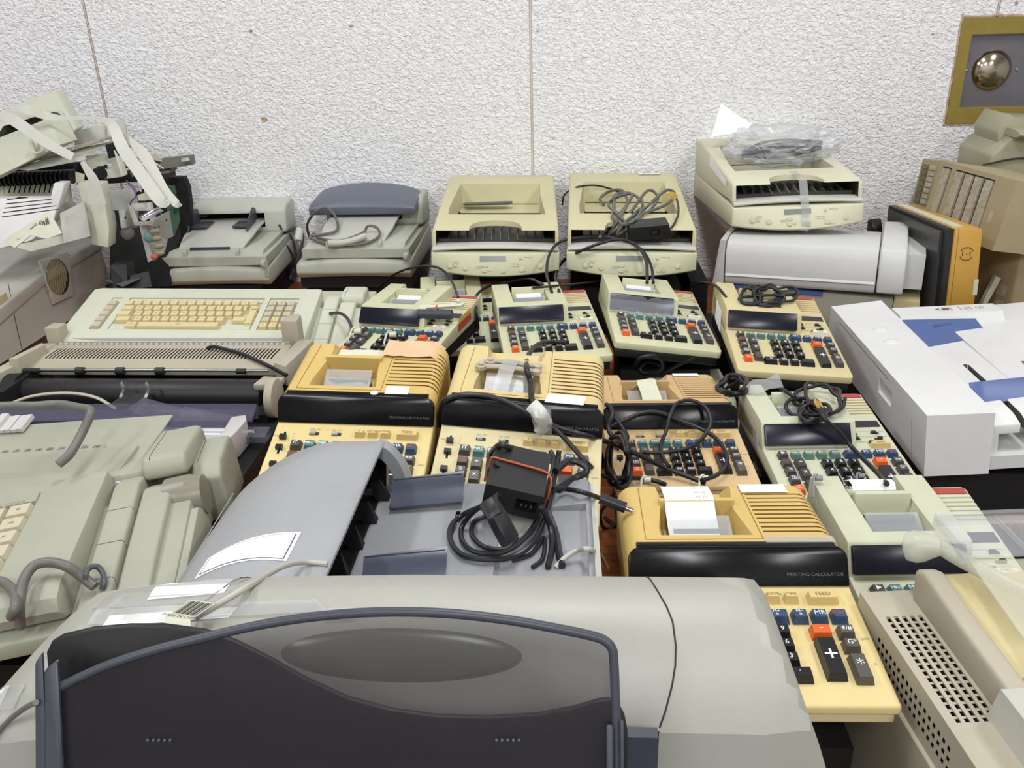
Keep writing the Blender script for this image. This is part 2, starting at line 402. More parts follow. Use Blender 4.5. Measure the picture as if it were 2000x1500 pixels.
# ---------------------------------------------------------------- calculators
def key_bm(wd, dp, h, legend='', size=None, mi=0, sink=0):
    b = NB(); bx(b, -wd/2, wd/2, -dp/2, dp/2, 0, h, tx=.0022, ty=.0022); bev(b, .0009, 2, 20)
    if legend:
        L = legend.split('|'); sz = size or min(dp*.55, wd*.95/max(len(s) for s in L)*1.35); sz /= (1 if len(L) == 1 else 1.45)
        for i, s in enumerate(L):
            text(b, s, sz, Matrix.Translation((0, .0006+(len(L)/2-.5-i)*sz*.8, h+.00025)), 1)
    return b
def add_keys(t, keys, deck, slope):
    for (x, y, wd, dp, col, leg, lc) in keys:
        b = key_bm(wd, dp, .010, leg)
        o = part('key', b, [col, lc], t, 30)
        o.location = (x, y, deck(y)-.0005); o.rotation_euler = (slope, 0, 0)
def sticker(t, pts, th=.0007, m='white_paper', name='paper_label'):
    """flat sticker on a surface given by its corner points (local)"""
    b = NB(); P = [Vector(p) for p in pts]; n = (P[1]-P[0]).cross(P[2]-P[1]).normalized()
    add_faces(b, [p+n*.0002 for p in P]+[p+n*th for p in P], [tuple(range(len(P)))[::-1], tuple(range(len(P), 2*len(P)))]+[(i, (i+1) % len(P), len(P)+(i+1) % len(P), len(P)+i) for i in range(len(P))])
    return part(name, b, m, t)
def slider(t, x, y, z, slope, vert=True, light=False, off=.0):
    b = NB(); w_, d_ = (.008, .016) if vert else (.014, .0055)
    bx(b, -w_/2, w_/2, -d_/2, d_/2, -.001, .0006, mi=1)
    if vert: bx(b, -.005, .005, -.004+off, .003+off, .0004, .0068); bx(b, -.0018, .0018, -d_/2, d_/2, .0005, .0012, mi=0)
    else: bx(b, -.0045+off, .0035+off, -.0026, .0026, .0004, .0045)
    bev(b, .0004, 1)
    o = part('slide_switch', b, ['cord_grey' if False else ('zinc' if light else 'key_black'), 'groove_dark' if not vert else 'key_white'], t, 30)
    o.location = (x, y, z); o.rotation_euler = (slope, 0, 0)
# -- type one: full width display bar
def make_calc_a():
    t = thing('printing_calculator', '', 'calculator')
    W = .24; h = W/2; y1, z1, y2, z2, y3, z3, zf = .1633, .0688, .1823, .1055, .3517, .1092, .0339
    sl = math.atan2(z1-zf, y1)
    deck = lambda y: zf+(z1-zf)*y/y1
    # lower shell
    b = NB(); prism(b, [(.004, .012), (y3-.004, .004), (y3-.004, .026), (.004, .026)], -h+.004, h-.004); bev(b, .002, 1)
    part('base', b, 'cream_yellow', t)
    # keyboard deck with side walls
    b = NB(); prism(b, [(0, .0235), (.19, .024), (.19, z1), (y1, z1), (0, zf)], -h, h); bev(b, .003, 3)
    for (x, y, s, sz) in ((.032, .1475, 'CALENDAR', .0045), (.052, .1475, 'Y-M-D', .004), (-.058, .1465, 'OFF  ON', .004), (-.024, .1465, '5/4  CUT', .004),
                          (-.088, .136, 'F|2|0', .004), (-.118+.005, .131, 'ITEM', .0035), (.112, .083, '(AM)', .004), (.112, .05, 'E', .004)):
        for i, q in enumerate(s.split('|')):
            text(b, q, sz, Matrix.Translation((x, y-i*.006, deck(y-i*.006)+.0006)) @ Matrix.Rotation(sl, 4, 'X'), 1)
    part('keyboard_deck', b, ['yellow_deck', 'ink_faint'], t)
    # housing with printer well and louvres
    b = NB(); rr = .020
    prof = [(y1+.004, .022), (y3, .022), (y3, z3-.012), (y3-.006, z3-.001), (y2+.012, z2), (y2+.003, z2-.002)]
    ringA = lambda x, dz: [(x, p[0], p[1]-(dz if p[1] > .05 else 0)) for p in prof]
    rings = []
    for i in range(7): a = i*pi/12; rings.append(ringA(-h+rr*(1-sin(a)), rr*(1-cos(a))))
    rings = rings[::-1]; rings = []
    for i in range(7): a = i*pi/12; rings.append(ringA(-h+rr*(1-cos(a)), rr*(1-sin(a))))
    for i in range(7)[::-1]: a = i*pi/12; rings.append(ringA(h-rr*(1-cos(a)), rr*(1-sin(a))))
    loft(b, rings); bmesh.ops.recalc_face_normals(b, faces=b.faces)
    top = lambda y: z2+(z3-z2)*(y-y2)/(y3-y2)
    cs = []
    # front window well: sloping left and right cheeks
    zt = top(.25)+.01; c = NB(); hexa(c, [(-.068, .214, .075), (.010, .214, .075), (.010, .29, .075), (-.068, .29, .075), (-.084, .209, zt), (.030, .209, zt), (.018, .292, zt), (-.072, .292, zt)], 0); cs.append(c)
    c = NB(); hexa(c, [(-.066, .299, .094), (.012, .299, .094), (.012, .36, .094), (-.066, .36, .094), (-.072, .297, zt), (.020, .297, zt), (.030, .36, zt), (-.078, .36, zt)], 0); cs.append(c)
    for i in range(10):
        y = .217+i*.0112; tz = top(y); q = []
        q = [(.038, tz+.01), (.038, tz-.0035)]
        for k in range(6): a = pi/2-k*pi/10; q.append((h-rr+(rr-.0035)*cos(a), tz-rr+(rr-.0035)*sin(a)))
        q += [(h-.0035, tz-.040), (h+.01, tz-.040), (h+.01, tz+.01)]
        cs.append(cprism(q, y, y+.0036, 'y', mi=1))
    b = cut(b, cs)
    part('printer_housing', b, ['yellow', 'groove'], t, 35)
    # seam of the printer lid
    b = NB(); zt2 = lambda y: top(y)+.0001
    for (xa, ya), (xb, yb) in (((-.098, .200), (.034, .200)), ((-.098, .200), (-.094, .34)), ((.034, .200), (.034, .347))):
        cyl(b, (xa, ya, zt2(ya)), (xb, yb, zt2(yb)), .00035, n=6)
    part('lid_seam', b, 'groove', t)
    # print mechanism, ledge, window
    b = NB(); bx(b, -.064, .006, .214, .262, .0745, .088); bev(b, .001, 1); cyl(b, (-.06, .25, .088), (.002, .25, .088), .006, n=12); part('print_mechanism', b, 'slate_dark', t)
    b = NB(); bx(b, -.073, .019, .288, .297, .086, top(.29)+.006); bev(b, .0012, 2); part('tear_bar', b, 'yellow', t)
    b = NB(); prism(b, [(.214, .084), (.266, .1045), (.2665, .1028), (.2145, .0823)], -.066, .008); bev(b, .0004, 1); part('paper_window', b, 'clear_pane', t)
    # display bar
    fa = math.atan2(z2-z1, y2-y1); L = sqrt((z2-z1)**2+(y2-y1)**2)
    fr = frame((0, y1-.002, z1-.001), (1, 0, 0), (0, cos(fa), sin(fa)))
    b = NB(); sh = rrect(W-.001, L+.002, 0, 5, 0, L/2+.001, rr=(0, 0, .014, .014)); prism(b, sh, -.012, .004, 'z', T=fr); bev(b, .0014, 2)
    text(b, 'PRINTING CALCULATOR', .0052, fr @ Matrix.Translation((.083, .0125, .00415)), 1, sx=1.05)
    part('display_bar', b, ['black_gloss', 'ink_dim'], t, 30)
    b = NB(); prism(b, [(y2-.004, z2-.010), (y2+.012, z2-.010), (y2+.012, z2+.0006), (y2-.002, z2+.0006)], -h+.010, h-.010); bev(b, .001, 1); part('display_hood', b, 'black_gloss', t)
    kb, kg, kk, kt, kl, ko, kc = 'key_black', 'key_grey', 'key_brown', 'key_teal', 'key_blue', 'key_orange', 'key_cream'
    lw, ld, lr = 'legend_white', 'legend_dark', 'legend_red'
    K = [(.084, .138, .033, .0135, kc, 'FEED', ld), (.051, .138, .016, .0105, kc, 'TIME', ld), (.0315, .138, .016, .0105, kc, 'DATE', ld), (.012, .138, .016, .0105, kc, '√', ld)]
    for x, s, c in ((-.078, 'IT', kg), (-.0576, 'MRC', kt), (-.0376, 'MR', kt), (-.0175, 'M−', kt), (.0026, 'M+', kt)): K.append((x, .1105, .0172, .0158, c, s, lw))
    K += [(.0292, .1105, .0255, .0158, kl, 'M+|≡', lw), (.0533, .1105, .0172, .0158, kl, 'M−|≡', lw), (.0733, .1105, .0172, .0158, kl, 'MR', lw), (.0935, .1105, .0172, .0158, kl, 'MRC', lr)]
    for y, s, c, l in ((.0885, 'CA', kk, lr), (.0705, '%', kk, lw), (.0525, 'MU|MD', kk, lw), (.0335, 'C', ko, lw)): K.append((-.078, y, .0172, .0155, c, s, l))
    for y, s in ((.086, '÷'), (.062, '×'), (.0375, '=')): K.append((-.0575, y, .0172, .0215, kk, s, lw if s != '=' else lr))
    K.append((-.0355, .0775, .0172, .036, kk, '', lw))
    for i, row in enumerate(('789', '456', '123')):
        for j, s in enumerate(row): K.append((-.009+.0195*j, .0885-.0183*i, .0168, .0152, kb, s, lw))
    K += [(-.0335, .033, .0255, .0155, kb, '0', lw), (-.009, .033, .0168, .0152, kb, '00', lw), (.0105, .033, .0168, .0152, kb, '000', lw), (.0335, .033, .0255, .0155, kb, '·', lw)]
    K += [(.0690, .0885, .0215, .016, ko, '−', lw), (.0690, .0535, .0205, .051, kb, '+', lw), (.0940, .0885, .0172, .0152, kk, '◊/#', lw), (.0940, .0700, .0172, .0152, kk, 'G*', lw), (.0940, .0410, .0172, .034, kk, '*', lw)]
    add_keys(t, K, deck, sl)
    for y, of in ((.131, -.004), (.103, .003), (.073, 0)): slider(t, -.102, y, deck(y)+.0003, sl, True, off=of)
    for x in (-.058, -.024): slider(t, x, .138, deck(.138)+.0003, sl, False, True, -.001)
    return t
HA = dict(h=.12, top=lambda y: .1055+(.0037)*(y-.1823)/.1694)
def on_top(x, y, dz=.0004): return (x, y, HA['top'](y)+dz)
def top_label(t, x0, x1, y0, y1, m='white_paper', skew=0, **k):
    return sticker(t, [on_top(x0, y0), on_top(x1, y0), on_top(x1+skew, y1), on_top(x0+skew, y1)], m=m, **k)
calcA = make_calc_a()
def set_thing(o, loc, rot, label, group=None):
    o.location = loc; o.rotation_euler = (R(rot[1]), R(rot[2]), R(rot[0])); tag(o, label, None, group)
    return o
GC = 'printing calculators with black display bar'
A1 = calcA; A2 = copy_tree(calcA); A3 = copy_tree(calcA); A4 = copy_tree(calcA)
set_thing(A1, (-.3191, 1.0121, .7601), (-.81, 5.84, 1.77), 'yellow printing calculator with a peach envelope lying on its top, leftmost with a black bar', GC)
set_thing(A2, (-.073, .9937, .7573), (-2.11, 5.84, 4.62), 'pale yellow printing calculator with levers taped over its paper window and taped cords', GC)
set_thing(A3, (.2021, 1.2212, .669), (3.79, -5.13, 1.44), 'tan printing calculator under loops of black cord, glossy blue reflections on its bar', GC)
set_thing(A4, (.1949, .6248, .785), (.52, -7.64, -.44), 'yellow printing calculator nearest the camera with white paper coming out', GC)
swap(A2, {'yellow': 'pale_yellow', 'yellow_deck': 'pale_deck'})
swap(A3, {'yellow': 'tan', 'yellow_deck': 'tan_deck', 'cream_yellow': 'tan_deck'})
# -- type two: narrower display, switch panel on the right
def make_calc_b():
    t = thing('printing_calculator', '', 'calculator')
    W = .235; h = W/2; y1, z1, y2, z2, yB, zB, zf, z3, xb = .1664, .0527, .1889, .0857, .3468, .0824, .0237, .071, .036
    sl = math.atan2(z3-zf, yB); deck = lambda y: zf+(z3-zf)*y/yB
    b = NB(); prism(b, [(.006, -.012), (yB-.004, -.012), (yB-.004, .03), (.006, .008)], -h+.005, h-.005); bev(b, .003, 2); part('base', b, 'black', t)
    b = NB(); prism(b, [(0, .008), (yB, .026), (yB, z3), (0, zf)], -h, h)
    vert = [e for e in b.edges if abs((e.verts[0].co-e.verts[1].co).normalized().z) > .95]; bev(b, .008, 4, edges=vert); bev(b, .0022, 2, 50)
    cs = []
    for i in range(7): y = .272+i*.0095; cs.append(cprism([(y, deck(y)+.01), (y, deck(y)-.002), (y+.004, deck(y)-.002), (y+.004, deck(y)+.01)], .050, h+.01))
    b = cut(b, cs)
    for (x, y, s) in ((.060, .188, '5/4 CUT'), (.060, .205, 'OFF ON'), (.097, .188, 'ADD MODE'), (.097, .207, 'PRINT'), (.085, .1745, '0 1 2 3 4 6')):
        text(b, s, .0034, Matrix.Translation((x, y-.005, deck(y-.005)+.0004)) @ Matrix.Rotation(sl, 4, 'X'), 2)
    for (x0, x1, y) in ((.045, .112, .1805), (.045, .112, .197), (.045, .112, .2135)):
        T = Matrix.Translation((0, y, deck(y)+.0003)) @ Matrix.Rotation(sl, 4, 'X'); add_faces(b, [(x0, 0, 0), (x1, 0, 0), (x1, .0005, 0), (x0, .0005, 0)], [(0, 1, 2, 3)], 2, T)
    part('keyboard_deck', b, ['cream', 'cream_tan', 'ink_faint'], t)
    # raised printer block
    b = NB(); x0, x1 = -h, xb+.012
    prism(b, [(y1-.002, z1-.012), (yB-.002, .03), (yB-.002, zB+.012), (y2+.004, z2+.002), (y2, z2)], x0, x1)
    bev(b, .0016, 2, 30)
    zt = .12; cs = []
    c = NB(); hexa(c, [(-.072, .212, .070), (.004, .212, .070), (.004, .40, .070), (-.072, .40, .070), (-.084, .206, zt), (.016, .206, zt), (.010, .40, zt), (-.078, .40, zt)], 0); cs.append(c)
    b = cut(b, cs); part('printer_block', b, ['cream'], t, 30)
    b = NB(); prism(b, [(.216, .071), (.255, .0885), (.256, .087), (.217, .0695)], -.071, .003); part('paper_window', b, 'clear_pane', t)
    b = NB(); bx(b, -.07, .002, .214, .262, .069, .0735); cyl(b, (-.068, .256, .077), (.0, .256, .077), .0065, n=12); part('print_mechanism', b, 'slate_dark', t)
    b = NB(); prism(b, [(.278, .070), (.294, .070), (.292, .101), (.284, .101)], -.073, .006); bev(b, .0012, 2); part('tear_bar', b, 'cream', t)
    # display
    fa = math.atan2(z2-z1, y2-y1); L = sqrt((z2-z1)**2+(y2-y1)**2)
    fr = frame((0, y1-.004, z1+.0002), (1, 0, 0), (0, cos(fa), sin(fa)))
    b = NB(); prism(b, rrect(xb+h-.004, L-.002, .002, 3, (xb-h)/2+.002, L/2), -.01, .003, 'z', T=fr); bev(b, .001, 2); part('display', b, 'black_panel', t, 30)
    b = NB(); T = Matrix.Translation((.082, .238, deck(.238)+.0002)) @ Matrix.Rotation(sl, 4, 'X'); bx(b, -.034, .030, -.010, .010, 0, .0008, T=T); part('counter_window', b, 'black_panel', t)
    b = NB(); T = Matrix.Translation((.080, yB-.010, deck(yB-.010)+.0002)) @ Matrix.Rotation(sl, 4, 'X'); bx(b, -.030, .034, -.006, .006, 0, .0007, T=T); part('red_stripe', b, 'red_strip', t)
    kb, kg, kt, kl, ko = 'key_black', 'key_grey', 'key_teal', 'key_blue', 'key_orange'; lw, lr, ld = 'legend_white', 'legend_red', 'legend_dark'
    K = [(.088, .1665, .034, .0135, 'key_white', 'FEED', ld), (-.09, .139, .0175, .0165, kg, '►', lw)]
    for x, s, c in ((-.0676, 'MRC', kt), (-.0455, 'MR', kt), (-.0234, 'M−', kt), (-.0004, 'M+', kt), (.0539, 'M−', kl), (.076, 'MR', kl), (.098, 'MRC', kl)): K.append((x, .139, .0175, .0165, c, s, lw if x < .09 else lr))
    K.append((.028, .139, .026, .0165, kl, 'M+', lw))
    for y, s, c, l in ((.1155, 'CA', kg, lr), (.0925, '%', kg, lw), (.0685, 'MU|MD', kg, lw), (.043, 'C', ko, lw)): K.append((-.09, y, .0175, .019, c, s, l))
    for y, s in ((.112, '÷'), (.0835, '×'), (.052, '=')): K.append((-.0676, y, .0175, .0255, kg, s, lw if s != '=' else lr))
    for i, row in enumerate(('789', '456', '123')):
        for j, s in enumerate(row): K.append((-.022+.0225*j, .1125-.0238*i, .0175, .0195, kb, s, lw))
    K += [(-.0445, .039, .027, .019, kb, '0', lw), (-.0175, .039, .0175, .019, kb, '00', lw), (.005, .039, .0175, .019, kb, '000', lw), (.032, .039, .028, .019, kb, '·', lw)]
    K += [(.069, .115, .0215, .019, ko, '−', lw), (.069, .0655, .0215, .072, kb, '+', lw), (.098, .115, .0175, .018, kg, '◊/#', lw), (.098, .093, .0175, .018, kg, 'G*', lw), (.098, .056, .0175, .044, kg, '*', lw)]
    add_keys(t, K, deck, sl)
    for x, y, o_ in ((.055, .190, 0), (.055, .206, 0), (.094, .190, .003), (.094, .208, -.002), (.080, .177, -.003)): slider(t, x, y, deck(y)+.0002, sl, False, False, o_)
    return t
calcB = make_calc_b()
GB = 'printing calculators with a short display and switch panel'
B = {}
pos = {'B1': ((-.4039, 1.6797, .705), (-16.32, -.45, -2.27), 'cream printing calculator turned to the right with a small grey gadget on its switch panel'),
       'B2': ((-.0059, 1.7261, .6969), (8.77, -1.48, .66), 'cream printing calculator with blue and orange stickers beside its paper slot'),
       'B3': ((.2275, 1.7559, .709), (3.52, -3.8, 7.88), 'cream printing calculator whose display is wrapped in clear film'),
       'B4': ((.4733, 1.6479, .6918), (.35, 1.57, 4.47), 'yellowed printing calculator with a coiled black cord on top, beside the white feeder unit'),
       'B5': ((.4763, 1.201, .6538), (3.18, -1.66, .42), 'pale green printing calculator with a knotted black cord across its display and keys'),
       'B6': ((.5021, .7998, .6709), (3.62, .97, .96), 'pale green printing calculator behind the beige vented machine, most of its keys hidden')}
for i, k in enumerate(pos):
    o = calcB if i == 0 else copy_tree(calcB); B[k] = set_thing(o, *pos[k], group=GB)
swap(B['B4'], {'cream': 'cream_yellow'}); swap(B['B5'], {'cream': 'cream_green', 'key_white': 'key_cream', 'key_teal': 'key_teal_grey'}); swap(B['B6'], {'cream': 'cream_green', 'cream_tan': 'cream_green'})
# ---------------------------------------------------------------- flatbed scanners with a deep top
mat('scanner_cream', (222, 215, 172), .48, col2=(213, 206, 163), nscale=5)
mat('scanner_panel', (218, 219, 184), .45, col2=(209, 210, 175), nscale=5)
mat('scanner_beige', (230, 227, 198), .48, col2=(221, 218, 189), nscale=5)
mat('rib_grey', (104, 102, 94), .5, bump=.02); mat('rib_dark', (62, 61, 56), .5, bump=.02); mat('rib_pale', (124, 122, 112), .5, bump=.02)
mat('button_beige', (206, 204, 172), .4, bump=0)
def make_scan_d():
    t = thing('document_scanner', '', 'scanner'); W, D = .35, .66; h = W/2
    b = NB(); rings = []
    for i in range(25):
        u = -1+2*i/24; x = u*h; q = 1-u*u
        rings.append([(x, .012-.030*q, -.012*q), (x, .0-.034*q, .004-.010*q), (x, -.014*q, .050), (x, .012-.012*q, .053), (x, D, .074), (x, D, 0)])
    loft(b, rings); bev(b, .0025, 2, 35)
    T0 = lambda x, v0: T1(x, v0*.78+.22)
    T1 = lambda x, v: frame((x, -.0335*(1-(x/h)**2)+.020*(1-(x/h)**2)*v-.0008, .004-.01*(1-(x/h)**2)+.056*v), (1, -.06*x/h, 0), (0, .36, 1))
    for x, v, s, z in ((-.108, .42, '▪ ▫ scan photo', .0058), (-.108, .30, '▪ ▫ scan document', .0058), (.052, .40, '▪▪ color copy', .005), (.052, .26, '▪▪ b&w copy', .005), (.09, .75, 'power save', .005),
                       (-.08, -.02, 'scan', .006), (-.028, -.10, 'copy', .006), (.022, -.12, 'file', .006), (.072, -.08, 'scanning software', .006), (.126, .05, 'exit', .006), (-.122, .03, 'e-mail', .006), (-.045, .24, 'number|of copies', .0045)):
        for k, q in enumerate(s.split('|')): text(b, q, z, T0(x, v-.09*k) @ Matrix.Translation((0, 0, .0006)), 1)
    part('base', b, ['scanner_panel', 'ink_faint'], t)
    lc = NB(); bx(lc, -.035, .035, -.0065, .0065, -.001, .0016, T=T0(-.006, .74)); o = part('display', lc, 'lcd', t)
    for x, v, r in ((-.122, .17, .0068), (-.108, .19, .004), (-.08, .12, .0068), (-.028, .04, .0068), (-.014, .05, .004), (.022, .02, .0068), (.072, .05, .0068), (.122, .17, .0068), (.068, .72, .004)):
        b = NB(); T = T0(x, v); lathe(b, T.translation, T.to_3x3() @ Vector((0, 0, 1)), [(r*1.25, -.001), (r*1.2, .0003), (r*.95, .0005), (r*.9, .0018), (0, .0022)], 16); part('button', b, 'button_beige', t)
    b = NB(); T = T0(-.028, .30); prism(b, rrect(.018, .008, .0039, 4), -.001, .0018, 'z', T=T); bev(b, .0006, 1); part('button', b, 'button_beige', t)
    # feed lip
    b = NB(); rings = []
    for i in range(21):
        u = -1+2*i/20; x = u*(h-.003); q = 1-u*u
        rings.append([(x, .002-.006*q, .054+.008*q), (x, .0-.004*q, .058+.009*q), (x, .006, .064+.007*q), (x, .05, .069+.003*q), (x, .05, .060), (x, .02, .056)])
    loft(b, rings); bev(b, .001, 1, 40); part('feed_lip', b, 'scan_top', t)
    # housing
    b = NB(); prism(b, [(.018, .066), (D-.01, .066), (D, .10), (D, .178), (D-.03, .186), (D-.12, .184), (.032, .1135), (.024, .110)], -h+.002, h-.002)
    lo = [e for e in b.edges if abs((e.verts[0].co-e.verts[1].co).x) < .001]; bev(b, .009, 4, edges=[e for e in lo if min(v.co.z for v in e.verts) > .1]); bev(b, .002, 2, 40)
    cs = []
    c = NB(); hexa(c, [(-.122, .165, .085), (.122, .165, .085), (.122, .475, .112), (-.122, .475, .112), (-.148, .150, .15), (.146, .150, .15), (.128, .485, .21), (-.130, .485, .21)], 0); cs.append(c)
    cs.append(cbx(-h+.012, h-.012, -.05, .36, .066, .107, mi=1))
    arch = [(x*1.08, y*1.25) for x, y in [(-.068, .0), (-.066, .03), (-.060, .052), (-.045, .068), (-.02, .077), (.0, .079), (.02, .077), (.045, .068), (.060, .052), (.066, .03), (.068, .0)]]
    cs.append(cprism(arch, .07, .2, 'z', mi=0))
    b = cut(b, cs); part('housing', b, ['scanner_cream', 'rib_dark'], t, 30)
    b = NB(); bx(b, -.12, .12, .472, .477, .103, .114); part('paper_slot', b, 'black_matte', t)
    b = NB(); prism(b, [(.05, .066), (.36, .074), (.36, .078), (.05, .080)], -h+.016, h-.016)
    part('output_tray', b, 'rib_dark', t)
    for k in range(12):
        x = -.132+.024*k; b = NB(); prism(b, [(.045, .079), (.34, .076), (.34, .096), (.10, .093)], x-.0012, x+.0012); part('rib', b, 'rib_pale', t)
    return t
D1 = make_scan_d(); D2 = copy_tree(D1); D3 = copy_tree(D1); GD = 'cream document scanners along the wall'
set_thing(D1, (-.182, 2.294, .746), (1.8, -4.0, 1.3), 'cream document scanner with a few grey slats lying in its well', GD)
set_thing(D2, (.187, 2.29, .743), (-.9, -3.7, .9), 'cream document scanner with grey coiled cable and black power brick on top', GD)
set_thing(D3, (.637, 2.360, .847), (1.1, -4.2, -1.0), 'beige document scanner on the grey printer, bagged cable on top', GD)
swap(D3, {'scanner_cream': 'scanner_beige', 'scanner_panel': 'scanner_beige'})
sticker(D2, [(.055, .585, .1868), (.125, .585, .1868), (.125, .615, .187), (.055, .615, .187)])
sticker(D3, [(-.1745, .10, .095), (-.1745, .36, .125), (-.1745, .36, .155), (-.1745, .10, .112)][::-1], th=.0008)
b = NB(); strip(b, [(.012, -.028, -.012), (.014, -.032, .01), (.014, -.01, .06), (.014, .01, .095), (.014, .03, .1165), (.014, .11, .124), (.014, .13, .128)], .022, nrm=(0, -1, .6), k=3)
part('packing_tape', b, 'tape', D3)
# slats lying in the well of the first scanner
for k in range(3):
    b = NB(); bx(b, -.072, .072, -.010, .010, 0, .003); bev(b, .0008, 1)
    single('loose_slat', b, 'rib_grey', ('lowest', 'middle', 'topmost')[k]+' of the three grey slats lying in the well of the left cream scanner', 'slat', 'grey slats in the scanner well')
    o = C.objects[-1]
    o.location = D1.matrix_basis @ Vector((-.045+.006*k, .43-.012*k, .118+.0033*k)); o.rotation_euler = (R(2), 0, R(1+2*k))
# ---------------------------------------------------------------- small grey scanners with a feeder at the back
def make_scan_c(variant):
    t = thing('document_scanner', '', 'scanner'); W, D = .365, .40; h = W/2
    b = NB(); rings = []
    for i in range(17):
        u = -1+2*i/16; x = u*h; q = 1-u*u
        rings.append([(x, .01, .004*q), (x, -.006, .020), (x, 0, .044+.011*q), (x, .012, .050+.012*q), (x, D, .074), (x, D, 0)])
    loft(b, rings); bev(b, .004, 2, 35); part('base', b, 'scan_grey', t)
    b = NB(); bx(b, -h+.02, h-.005, .012, D, .052, .076); bev(b, .003, 2); b2 = NB()
    prism(b, [(.020, .074), (D, .082), (D, .088), (.045, .086)], -h+.03, h-.02); bev(b, .001, 1, 60)
    part('lid', b, 'scan_grey', t)
    for x in (-.082, .085):
        b = NB(); prism(b, [(.018, .072), (.040, .080), (.040, .092), (.030, .094), (.020, .088)], x-.004, x+.004); bev(b, .0015, 2); part('tray_hook', b, 'scan_grey', t)
    b = NB(); cyl(b, (h-.016, -.0005, .058), (h-.002, -.008, .058), .011, n=16); prism(b, [(-.006, .055), (-.010, .055), (-.007, .024), (-.003, .024)], h-.010, h-.002); bev(b, .001, 1); part('transit_latch', b, 'scan_grey', t)
    # feeder housing with a dark mouth
    b = NB(); prism(b, [(.275, .085), (D+.03, .07), (D+.05, .12), (D+.03, .166), (.315, .160), (.285, .148)], -h+.03, h-.002); bev(b, .010, 4, 40)
    b = cut(b, [cprism([(.2, .100), (.37, .102), (.37, .141), (.2, .137)], -h+.046, h-.075, mi=1)])
    part('feeder_housing', b, ['scan_top' if variant == 0 else 'scan_grey', 'black_matte'], t)
    # input tray
    b = NB(); rings = []
    for i in range(10):
        y = .055+.27*i/9; z = .090+.028*(i/9)**.8+.006*sin(pi*i/9); s = .9+.1*min(1, i/3)
        rings.append([(-.125*s, y, z), (.105*s, y, z), (.105*s, y, z-.005), (-.125*s, y, z-.005)])
    loft(b, rings); part('paper_tray', b, 'scan_top', t)
    if variant == 0:
        b = NB(); bx(b, -.075, .052, .050, .058, .083, .093); bev(b, .002, 1); part('tray_edge', b, 'slate_dark', t)
        for s, x in ((-1, -.118), (1, .078)):
            b = NB(); prism(b, [(.16, .112), (.29, .122), (.28, .155), (.255, .160), (.20, .140)], x-.003, x+.003); bx(b, min(x, x-s*.055), max(x, x-s*.055), .19, .27, .1165, .1215); bev(b, .0015, 1); part('paper_guide', b, 'slate_dark', t)
    else:
        b = NB(); rings = []
        for i in range(17):
            u = -1+2*i/16; x = u*(h-.004)-.012; q = sqrt(max(0, 1-u*u*.97))
            rings.append([(x, .225, .124), (x, .215, .140+.006*q), (x, .235, .148+.020*q), (x, .36, .156+.034*q), (x, .40, .150), (x, .40, .12)])
        loft(b, rings); bev(b, .003, 2, 40); part('feeder_cover', b, 'slate', t)
        b = NB(); cyl(b, (-.06, .29, .118), (.05, .29, .118), .014, n=16); part('roller', b, 'cord_grey', t)
    for ch in t.children:
        if ch.name.split('.')[0] != 'base':
            for v in ch.data.vertices: v.co.z = v.co.z*1.22
    return t
C1 = set_thing(make_scan_c(0), (-1.108, 2.598, .615), (2.1, -.1, .1), 'pale grey document scanner with open feeder tray, beside the stripped machine', 'grey document scanners at the back left')
C2 = set_thing(make_scan_c(1), (-.652, 2.60, .635), (-1.3, -.1, -.1), 'grey document scanner with slate blue feeder cover and taped cable on its tray', 'grey document scanners at the back left')
sticker(C1, [(-.145, .318, .1507), (-.105, .318, .1509), (-.105, .345, .1537), (-.145, .345, .1535)])
b = NB(); bx(b, -.18, .18, .02, .38, -.035, .0); bev(b, .004, 1)
o = single('scanner_casing', b, 'black_matte', 'black casing under the grey scanner with the slate blue cover', 'casing'); o.location = C2.location; o.rotation_euler = C2.rotation_euler
# ---------------------------------------------------------------- grey printer and its base under the stacked scanner
t = thing('fax_printer', 'light grey printer under the stacked beige scanner', 'printer', (.635, 2.229, .702), (-20, 0, -1.6))
b = NB(); prism(b, [(0, .016), (.006, .004), (.30, .004), (.30, .094), (.10, .124), (.05, .126), (.012, .118), (-.002, .09), (0, .036)], -.205, .175); bev(b, .004, 2, 50); part('front_cover', b, 'warm_grey2' if False else 'cool_light' if False else 'white_plastic', t)
mat('fax_grey', (220, 220, 217), .42, col2=(211, 211, 208), nscale=3)
t.children[0].data.materials[0] = M('fax_grey')
b = NB(); prism(b, [(-.012, .03), (0, .006), (.0, .09), (-.004, .098)], -.2035, .171); b.free()
b = NB(); hexa(b, [(-.241, .02, 0), (-.208, 0, 0), (-.208, .3, 0), (-.241, .3, 0), (-.226, .03, .118), (-.208, .006, .124), (-.208, .3, .124), (-.226, .3, .118)]); bev(b, .006, 3, 30); part('side_cover', b, 'fax_grey', t)
b = NB(); prism(b, [(-.002, .006), (.32, .0), (.32, .12), (.05, .126), (.012, .118), (-.004, .09)], .178, .241); bev(b, .006, 3, 40); part('side_cover', b, 'fax_grey', t)
b = NB(); bx(b, .238, .285, .05, .25, .008, .098); bev(b, .008, 3); part('side_box', b, 'fax_grey', t)
b = NB(); prism(b, [(-.0035, .030), (.0, .026), (.01, .032), (.0, .036)], -.203, .173); part('front_ridge', b, 'fax_grey', t)
t = thing('low_cabinet', 'beige green cabinet under the light grey printer', 'cabinet', (.635, 2.229, .60), (-20, 0, 0))
b = NB(); bx(b, -.235, .222, .012, .30, -.08, .098); bev(b, .005, 2); part('body', b, 'beige_green', t)
